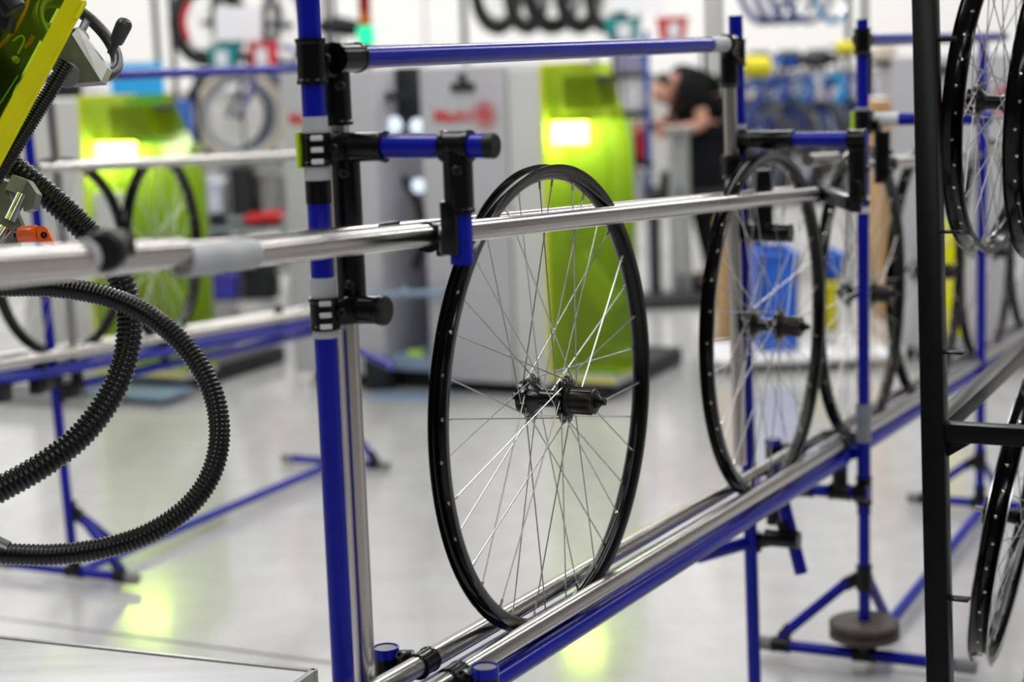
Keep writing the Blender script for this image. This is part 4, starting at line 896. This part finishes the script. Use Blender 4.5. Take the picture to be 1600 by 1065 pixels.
def sheet(label, us, vs, Zd, m='paper', lines=True):
    a_ = P(us[0], vs[0], Zd); b_ = P(us[1], vs[0], Zd); c_ = P(us[1], vs[1], Zd); d_ = P(us[0], vs[1], Zd); nn = (b_-a_).cross(d_-a_).normalized()
    R_ = root('paper_sign', (a_+b_+c_+d_)/4, label, 'sign'); part('sheet', MB().prism([a_, b_, c_, d_], nn*.008), M[m], R_, smooth=False)
    part('sign_stem', MB().cyl((c_+d_)/2+nn*.004, (c_+d_)/2+nn*.004-Z3*((c_.z)-zs1), .006, n=8), M['bikeblack'], R_) if lines else None
    return R_
sheet('white paper sheet on a stand over the teal and red buckets, left', (336, 409), (10, 64), 9.9)
sheet('pale paper sheet over the teal and red buckets, right', (955, 1040), (-30, 18), 11.5)
def bucket(label, u0, u1, v0, v1, Zd, m, group):
    a_ = P((u0+u1)/2, v1, Zd); wd = (u1-u0)/FPX*Zd/2; h = (v1-v0)/FPX*Zd
    R_ = root('bucket', a_, label, 'bucket', group)
    part('bucket_body', MB().lathe([(0, 0), (wd*.8, 0), (wd, h), (wd*.95, h), (wd*.77, .006), (0, .006)], a_, Z3, 28), M[m], R_)
    part('bucket_rim', MB().lathe([(wd*.94, h-.014), (wd*1.05, h-.014), (wd*1.05, h), (wd*.94, h)], a_, Z3, 28, closed=True), M[m], R_)
    f_ = a_-cF*(wd*.94); part('bucket_label', MB().box(Vector((f_.x, f_.y-.002, a_.z+h*.45)), (wd*.75, .006, h*.62), bev=.001), M['paper'], R_, smooth=False)
    return R_
bg = 'small buckets on the rack beams'
bucket('teal bucket with pale label below the left paper sheet', 326, 376, 70, 108, 9.8, 'teal', bg)
bucket('red bucket with pale label beside the left teal bucket', 388, 437, 66, 106, 9.8, 'red', bg)
bucket('teal bucket with pale label above the long blue top tube', 945, 1003, 28, 66, 11.4, 'teal', bg)
bucket('red bucket with pale label above the long blue top tube', 1026, 1076, 27, 64, 11.4, 'red', bg)
for (us, v, zs_, lab) in (((300, 460), 108, 9.8, 'dark shelf beam carrying the left teal and red buckets'), ((930, 1100), 66, 11.4, 'dark shelf beam carrying the right teal and red buckets')):
    a_ = P(us[0], v, zs_); b_ = P(us[1], v, zs_); zz = P(sum(us)/2, v, zs_).z-.003; a_.z = b_.z = zz
    R_ = root('shelf_stand', Vector(((a_.x+b_.x)/2, a_.y, 0)), lab, 'shelf')
    part('shelf_beam', MB().box((a_+b_)/2-Z3*.016, ((b_-a_).length, .30, .03), bev=.003), M['galv'], R_)
    for p in (a_, b_): part('stand_leg', MB().bar(Vector((p.x, p.y+.1, 0)), Vector((p.x, p.y+.1, zz-.03)), .025, .025, up=Vector((0, 1, 0))), M['bikeblack'], R_)
def bin_(label, us, vs, Zd, m, cat='bin', group=None, depth=.3, lip=True):
    a_ = P(us[0], vs[0], Zd); b_ = P(us[1], vs[1], Zd); cx_ = (a_.x+b_.x)/2; zt_, zb_ = a_.z, b_.z
    R_ = root('storage_bin', Vector((cx_, a_.y+depth/2, zb_)), label, cat, group); wd = b_.x-a_.x; h = zt_-zb_
    mb = MB(); t_ = .012
    mb.box(Vector((cx_, a_.y+depth/2, zb_+t_/2)), (wd, depth, t_)); mb.box(Vector((cx_, a_.y+t_/2, zb_+h/2)), (wd, t_, h)); mb.box(Vector((cx_, a_.y+depth-t_/2, zb_+h/2)), (wd, t_, h))
    mb.box(Vector((cx_-wd/2+t_/2, a_.y+depth/2, zb_+h/2)), (t_, depth, h)); mb.box(Vector((cx_+wd/2-t_/2, a_.y+depth/2, zb_+h/2)), (t_, depth, h))
    part('bin_body', mb, M[m], R_, smooth=False)
    if lip: part('bin_lip', MB().box(Vector((cx_, a_.y-.006, zt_-.012)), (wd+.02, .016, .024), bev=.003), M[m], R_)
    return R_
# blue panel behind the left machine
a_ = P(160, 100, 9.0); b_ = P(262, 330, 9.0)
R_ = root('partition_panel', Vector(((a_.x+b_.x)/2, a_.y, 0)), 'bright blue partition panel behind the left machine guard', 'panel')
part('panel_sheet', MB().box(Vector(((a_.x+b_.x)/2, a_.y, a_.z/2+.03)), (b_.x-a_.x, .04, a_.z-.06), bev=.005), M['cyan'], R_)
part('panel_trim', MB().box(Vector((b_.x+.065, a_.y, a_.z*.43)), (.13, .05, a_.z*.86), bev=.005), M['midblue'], R_)
for x in (a_.x+.05, b_.x-.05): part('panel_foot', MB().box(Vector((x, a_.y, .015)), (.06, .4, .03), bev=.004), M['midblue'], R_)
gl = 'bins stored under the left display rack'
for (us, vs, Zd, m_, lab) in [((308, 350), (283, 336), 9.55, 'white', 'white bin standing under the left display rack'), ((312, 354), (342, 420), 9.5, 'mdark', 'black bin on the floor below the white bin'),
                              ((358, 398), (262, 352), 9.6, 'bikeblack', 'tall black bin right of the white bin'), ((402, 440), (270, 338), 9.7, 'bikegrey', 'grey bin behind the red bins at left'),
                              ((384, 408), (338, 352), 9.4, 'red', 'small red bin left of the other red one under the rack'), ((412, 436), (334, 350), 9.4, 'red', 'small red bin right of the other red one under the rack'),
                              ((330, 372), (428, 470), 9.3, 'bikeviolet', 'violet blue bin low on the floor at left'), ((378, 430), (418, 468), 9.35, 'mdark', 'low dark bin beside the violet blue bin')]:
    bin_(lab, us, vs, Zd, m_, depth=.22)
for (u0, u1, v, Zd, lab) in ((300, 445, 338, 9.4, 'upper'), (300, 445, 354, 9.45, 'middle'), (300, 445, 471, 9.25, 'lower')): pass
BS = root('shelf_unit', Vector((P(372, 400, 9.6).x, P(372, 400, 9.6).y, 0)), 'low steel shelving with bins behind the left conveyor', 'shelf')
for v, yy in ((338, 9.62), (353, 9.52), (421, 9.6)):
    p = P(372, v, yy); part('shelf_board', MB().box(Vector((p.x, p.y+.08, p.z-.012)), (.54, .42, .02), bev=.002), M['galv'], BS)
for u in (296, 448): p = P(u, 300, 9.75); part('shelf_post', MB().bar(Vector((p.x, p.y, 0)), Vector((p.x, p.y, .72)), .025, .025, up=Vector((0, 1, 0))), M['mdark'], BS)
# toolbox behind the left hand wheel bracket
q = P(120, 160, 8.6); R_ = root('cabinet', Vector((q.x, q.y, 0)), 'grey cabinet behind the left machine, topped by a dark case', 'cabinet')
part('cabinet_body', MB().box(Vector((q.x, q.y, q.z/2)), (.40, .3, q.z), bev=.005), M['mwhite'], R_)
R_ = root('case', Vector((q.x, q.y, q.z)), 'dark case lying on the grey cabinet at left', 'case')
part('case_body', MB().box(Vector((q.x-.02, q.y, q.z+.05)), (.14, .2, .10), bev=.01), M['mdark'], R_); part('case_lid', MB().box(Vector((q.x+.10, q.y, q.z+.045)), (.10, .2, .09), bev=.01), M['white'], R_)
# black tyres hung over the machine roof, centre top
r2, zs2 = rackstand('thin dark display rack behind the centre machine', (735, 985), 11.8, 330)
for i, (u, yw, rm, lab) in enumerate([(776, -35, 'bikegrey', 'grey rimmed wheel, leftmost of the row above the centre machine'), (822, -30, 'bikegrey', 'second hanging wheel above the centre machine'), (862, -42, 'bikeblack', 'third and darkest hanging wheel above the centre machine'),
                                      (905, -35, 'bikeblack', 'fourth hanging wheel above the centre machine'), (945, -30, 'bikegrey', 'hanging wheel next to the right teal bucket')]):
    hung_wheel(lab, P(u, -12, 11.8+.05*i), .28, math.radians(yw), 'tyre', rm, 'wheels hung behind the centre machine', .042)
# bins behind the centre guard
RB = root('shelf_unit', P(990, 460, 10.0), 'dark steel shelf unit holding bins right of the centre guard', 'shelf')
for u in (962, 1012):
    p = P(u, 200, 10.0); part('shelf_post', MB().bar(Vector((p.x, p.y-.02, 0)), Vector((p.x, p.y-.02, 1.45)), .03, .03, up=Vector((0, 1, 0))), M['mdark'] if u < 1000 else M['midblue'], RB)
for v in (116, 178, 255, 330):
    p = P(987, v, 10.0); part('shelf_board', MB().box(Vector((p.x, p.y+.15, p.z-.012)), (.24, .34, .024), bev=.003), M['mdark'], RB)
bin_('lavender bin on the top board of the dark shelf unit', (968, 1010), (84, 113), 10.0, 'lav')
bin_('white bin on the second board of the dark shelf unit', (973, 1011), (121, 176), 10.0, 'white')
bin_('blue bin on the third board of the dark shelf unit', (968, 990), (188, 252), 10.0, 'toteblue')
bin_('red bin beside the blue bin on the third board', (993, 1010), (205, 252), 10.0, 'red')
bin_('pale grey bin on the lowest board of the dark shelf unit', (972, 1010), (272, 328), 10.0, 'mgrey')
# white curtain panel piece behind the worker
a_ = P(1085, 60, 11.5); b_ = P(1125, 150, 11.5)
# galvanised work stand with black parts box
RS_ = root('work_stand', P(1060, 455, 9.6), 'galvanised double tube work stand in front of the bent worker', 'stand')
for u in (1051, 1069):
    p = P(u, 205, 9.6); part('stand_tube', MB().cyl(Vector((p.x, p.y, .03)), p, .026, n=14), M['galv'], RS_)
p = P(1060, 205, 9.6); part('stand_top', MB().box(p+Z3*.012, (.16, .10, .024), bev=.004), M['galv'], RS_)
p = P(1060, 440, 9.6); part('stand_base', MB().box(Vector((p.x, p.y, .02)), (.46, .4, .04), bev=.006), M['mdark'], RS_)
p = P(1100, 300, 9.9); RS2 = root('engine_bench', Vector((p.x, p.y, 0)), 'black workbench loaded with dark parts beside the work stand', 'bench')
part('bench_top', MB().box(Vector((p.x, p.y, p.z)), (.62, .5, .05), bev=.005), M['mdark'], RS2)
for dx in (-.28, .28): part('bench_leg', MB().box(Vector((p.x+dx, p.y, p.z/2-.02)), (.04, .4, p.z-.05), bev=.004), M['mdark'], RS2)
for i, (u, v, sz, m_) in enumerate([(1092, 262, .10, 'mdark'), (1118, 250, .13, 'mdark'), (1034, 270, .09, 'mdark')]):
    q = P(u, 0, 9.9); zt_ = P(u, v, 9.9).z; zb_ = p.z+.025
    RR = root('gear_housing', Vector((q.x, p.y, zb_)), ['dark lidded housing on the workbench beside the stand tubes', 'taller dark lidded housing at the right of the workbench', 'dark lidded housing at the left of the workbench'][i], 'housing', 'housings on the workbench')
    part('housing_body', MB().box(Vector((q.x, p.y, (zt_+zb_)/2)), (sz, sz, zt_-zb_), bev=.012), M[m_], RR); part('housing_lid', MB().lathe([(0, 0), (sz*.4, 0), (sz*.4, .02), (0, .02)], Vector((q.x, p.y, zt_)), Z3, 18), M['steel'], RR)
# ---- worker bent over the stand
def skin_mesh(name, chain, mat_, parent, sub=2, rootv=0):
    vs, es, rs = chain
    me = bpy.data.meshes.new(name); me.from_pydata(vs, es, []); o = bpy.data.objects.new(name, me); COL.objects.link(o)
    md = o.modifiers.new('skin', 'SKIN'); md.use_smooth_shade = True
    for i, r_ in enumerate(rs): me.skin_vertices[0].data[i].radius = (r_, r_) if not isinstance(r_, tuple) else r_
    me.skin_vertices[0].data[rootv].use_root = True
    sb_ = o.modifiers.new('sub', 'SUBSURF'); sb_.levels = sub; sb_.render_levels = sub
    dg = bpy.context.evaluated_depsgraph_get(); nm = bpy.data.meshes.new_from_object(o.evaluated_get(dg)); bpy.data.objects.remove(o)
    nm.materials.clear(); nm.materials.append(mat_); q = bpy.data.objects.new(name, nm); COL.objects.link(q)
    if parent: q.parent = parent
    return q
pw = P(1088, 440, 10.05)
man = root('person', Vector((pw.x, pw.y, 0)), 'person in black shirt bent forward over the work stand, forearm out', 'person')
pel = (.07, .0, .90); mid_ = (.03, 0, 1.08); chest = (-.02, -.02, 1.19); nk = (-.10, -.05, 1.17); hd = (-.165, -.06, 1.12); ht_ = (-.20, -.07, 1.06)
bv = [pel, mid_, chest, nk, hd, ht_,
      (-.02, -.19, 1.15), (.03, -.25, .94), (-.09, -.25, .915), (-.14, -.25, .915),          # near arm
      (-.03, .17, 1.15), (-.10, .22, .95), (-.22, .12, .92), (-.27, .10, .92),
      (.07, -.10, .86), (.03, -.12, .48), (.10, -.12, .09), (-.06, -.13, .035),
      (.07, .10, .86), (.05, .12, .48), (.12, .12, .09), (-.04, .13, .035)]
be = [(0, 1), (1, 2), (2, 3), (3, 4), (4, 5), (2, 6), (6, 7), (7, 8), (8, 9), (2, 10), (10, 11), (11, 12), (12, 13), (0, 14), (14, 15), (15, 16), (16, 17), (0, 18), (18, 19), (19, 20), (20, 21)]
br = [.10, .095, .10, .050, .088, .070, .048, .040, .036, .026, .048, .040, .034, .026, .08, .058, .040, .035, .08, .058, .040, .035]
# five fingers on each hand
for hi, w_, sg in ((9, Vector(bv[9]), 1), (13, Vector(bv[13]), -1)):
    for k, (dy, L) in enumerate(((-.028, .06), (-.010, .07), (.009, .066), (.027, .052), (.040, .04))):
        b0 = len(bv); th = k == 4
        p1_ = w_+Vector((-.03 if not th else .0, 0 if not th else .03*sg, dy if not th else .01)); p2_ = p1_+Vector((-L*.55, .004*sg, -.006)); p3_ = p2_+Vector((-L*.35, .004*sg, -.022))
        bv += [tuple(p1_), tuple(p2_), tuple(p3_)]; be += [(hi, b0), (b0, b0+1), (b0+1, b0+2)]; br += [.010, .009, .008]
body = skin_mesh('body', (bv, be, br), M['skin'], man)
sv = [pel, mid_, chest, (-.07, -.04, 1.19), (-.02, -.18, 1.15), (.015, -.24, .99), (-.03, .17, 1.15), (-.08, .21, 1.0)]
skin_mesh('shirt', (sv, [(0, 1), (1, 2), (2, 3), (2, 4), (4, 5), (2, 6), (6, 7)], [.175, .18, .185, .095, .10, .080, .10, .080]), M['shirt'], man)
tv = [(.07, 0, .93), (.07, -.10, .84), (.03, -.12, .48), (.10, -.12, .12), (.07, .10, .84), (.05, .12, .48), (.12, .12, .12)]
skin_mesh('trousers', (tv, [(0, 1), (1, 2), (2, 3), (0, 4), (4, 5), (5, 6)], [.145, .105, .078, .062, .105, .078, .062]), M['trousers'], man)
skin_mesh('hair', ([(-.12, -.055, 1.17), (-.155, -.06, 1.165), (-.20, -.065, 1.135)], [(0, 1), (1, 2)], [.062, .082, .062]), M['hair'], man, 2)
for sy in (-1, 1):     # nose, eyes and ear rest on the face
    e = Vector((-.235, -.065+.028*sy, 1.105)); part('eye', MB().lathe([(0, -.009), (.007, -.006), (.009, 0), (.007, .006), (0, .009)], Vector((pw.x, pw.y, 0))+e, Z3, 10), M['white'], man)
    part('ear', MB().lathe([(0, -.006), (.02, -.004), (.026, .004), (0, .008)], Vector((pw.x, pw.y, 0))+Vector((-.165, -.06+.088*sy, 1.11)), Vector((0, sy, 0)), 12), M['skin'], man)
    part('shoe', MB().tube([Vector((pw.x+.14, pw.y+.12*sy, .045)), Vector((pw.x+.05, pw.y+.122*sy, .05)), Vector((pw.x-.08, pw.y+.13*sy, .04)), Vector((pw.x-.12, pw.y+.13*sy, .035))], [.035, .045, .042, .025], n=12), M['blackmat'], man)
part('nose', MB().lathe([(0, -.016), (.011, -.010), (.009, .006), (0, .020)], Vector((pw.x, pw.y, 0))+Vector((-.252, -.066, 1.078)), Vector((-.3, 0, .95)), 10), M['skin'], man)
part('mouth', MB().box(Vector((pw.x, pw.y, 0))+Vector((-.236, -.068, 1.045)), (.012, .040, .008), bev=.003), M['redprint'], man)
# ---- blue bicycles in a row, right background, with hanging blue wheels above
r3, zs3 = rackstand('dark display rack holding the row of blue bicycles', (1128, 1352), 10.4, 318)
ybb = P(1240, 292, 10.4).y
gb = 'blue bicycles lined up on the right rack'
for i, (u, paint, fk_, lab) in enumerate([(1166, 'bikeblue', None, 'blue bicycle at the left end of the right rack row'), (1188, 'midblue', 'bikegrey', 'mid blue bicycle with grey fork, second on the right rack'), (1210, 'bikeblue', None, 'dark blue bicycle, third on the right rack'),
                                           (1232, 'midblue', 'midblue', 'mid blue bicycle left of the white one on the right rack'), (1256, 'bikewhite', 'bikewhite', 'white framed bicycle among the blue ones on the right rack'), (1280, 'cyan', 'cyan', 'bright sky blue bicycle on the right rack'),
                                           (1302, 'bikeblue', None, 'dark blue bicycle right of the sky blue one'), (1324, 'midblue', 'bikegrey', 'mid blue bicycle at the right end of the rack row')]):
    p = P(u, 290, 10.5)
    bicycle(lab, Vector((p.x, ybb+.25, zs3)), (.35 if i % 2 else .22, -1, 0), .86, paint, 'tyre', None, fk_, rimm='bikeblue' if i % 2 else 'spoke', bar=.12)
part('shelf_face', MB().box(Vector(((P(1160, 95, 10.2).x+P(1240, 95, 10.2).x)/2, P(1200, 95, 10.2).y, P(1200, 96, 10.2).z)), (.32, .03, .06), bev=.004), M['toteblue'], r3)
for (us, vs, lab) in (((1161, 1205), (88, 121), 'yellow foam sleeve at the left of the blue bicycle row'), ((1305, 1337), (64, 84), 'yellow foam sleeve beside the thin blue post')):
    a_ = P(us[0], sum(vs)/2, 9.95); b_ = P(us[1], sum(vs)/2, 9.95); R_ = root('foam_sleeve', (a_+b_)/2, lab, 'foam sleeve', 'yellow foam sleeves')
    rr = (vs[1]-vs[0])/2/FPX*9.95
    part('sleeve', MB().cyl(a_, b_, rr, n=16, bev=rr*.3), M['yellow'], R_); part('sleeve_bar', MB().cyl(a_-CRT*.04, b_+CRT*.04, rr*.3, n=10), M['steel'], R_)
for i, (u, yw, lab) in enumerate([(1192, -40, 'blue rimmed hanging wheel at the left of the upper right row'), (1212, -38, 'second blue rimmed hanging wheel in the upper right row'), (1236, -40, 'third blue rimmed hanging wheel in the upper right row'), (1262, -42, 'fourth blue rimmed hanging wheel in the upper right row'), (1300, -35, 'sky blue hanging wheel next to the thin blue post')]):
    hung_wheel(lab, P(u, -38, 10.5+.06*i), .29, math.radians(yw), 'bikeblue' if i < 4 else 'cyan', 'spoke', 'blue wheels hung at upper right', .016)
# blue tote and boxes on a trolley, seen through the second wheel
bin_('tall blue tote seen through the second wheel', (1188, 1252), (396, 556), 7.6, 'toteblue', depth=.35)
bin_('yellow crate with blue crate beside it, seen past the second wheel', (1288, 1312), (440, 520), 7.8, 'yellow', depth=.25)
bin_('small blue crate resting under the third wheel', (1290, 1318), (396, 436), 7.8, 'toteblue', depth=.25)
def carton(label, us, vs, Zd, dp=.3, onfloor=True):
    a_ = P(us[0], vs[0], Zd); b_ = P(us[1], vs[1], Zd); b_.z = .001 if onfloor else b_.z; R_ = root('carton', Vector(((a_.x+b_.x)/2, a_.y+dp/2, b_.z)), label, 'box', 'cardboard cartons')
    cx_ = (a_.x+b_.x)/2; part('carton_body', MB().box(Vector((cx_, a_.y+dp/2, (a_.z+b_.z)/2)), (b_.x-a_.x, dp, a_.z-b_.z), bev=.003), M['card'], R_)
    part('tape_strip', MB().box(Vector((cx_, a_.y+dp/2, a_.z+.001)), (.05, dp+.002, .003)), M['paper'], R_)
carton('brown carton standing left of the tall blue tote', (1128, 1180), (352, 500), 8.2)
carton('brown carton above the third wheel, left of the black cart', (1366, 1402), (156, 189), 8.65, onfloor=False)
carton('taller brown carton below the other one, left of the black cart', (1376, 1402), (190, 285), 8.65)
p = P(1215, 575, 7.6)
TR = root('trolley', Vector((p.x+.1, p.y, 0)), 'white low trolley under the tall blue tote', 'trolley')
zt_ = P(1220, 556, 7.6).z
part('trolley_deck', MB().box(Vector((p.x+.1, p.y+.15, max(zt_-.012, .05))), (.75, .5, .022), bev=.004), M['white'], TR)
# pale locker behind the boxes
a_ = P(1365, 75, 9.2); R_ = root('pale_locker', Vector((a_.x+.1, a_.y, 0)), 'pale box and dark lamp on a stand left of the black cart', 'stand')
part('stand_box', MB().box(Vector((a_.x+.06, a_.y, P(1375, 85, 9.2).z)), (.10, .1, .09), bev=.01), M['cream'], R_); part('stand_band', MB().box(Vector((a_.x+.07, a_.y, P(1375, 98, 9.2).z)), (.16, .12, .03), bev=.006), M['mdark'], R_)
part('stand_pole', MB().bar(Vector((a_.x+.07, a_.y, 0)), Vector((a_.x+.07, a_.y, P(1375, 98, 9.2).z)), .07, .07, up=Vector((0, 1, 0))), M['mgrey'], R_)
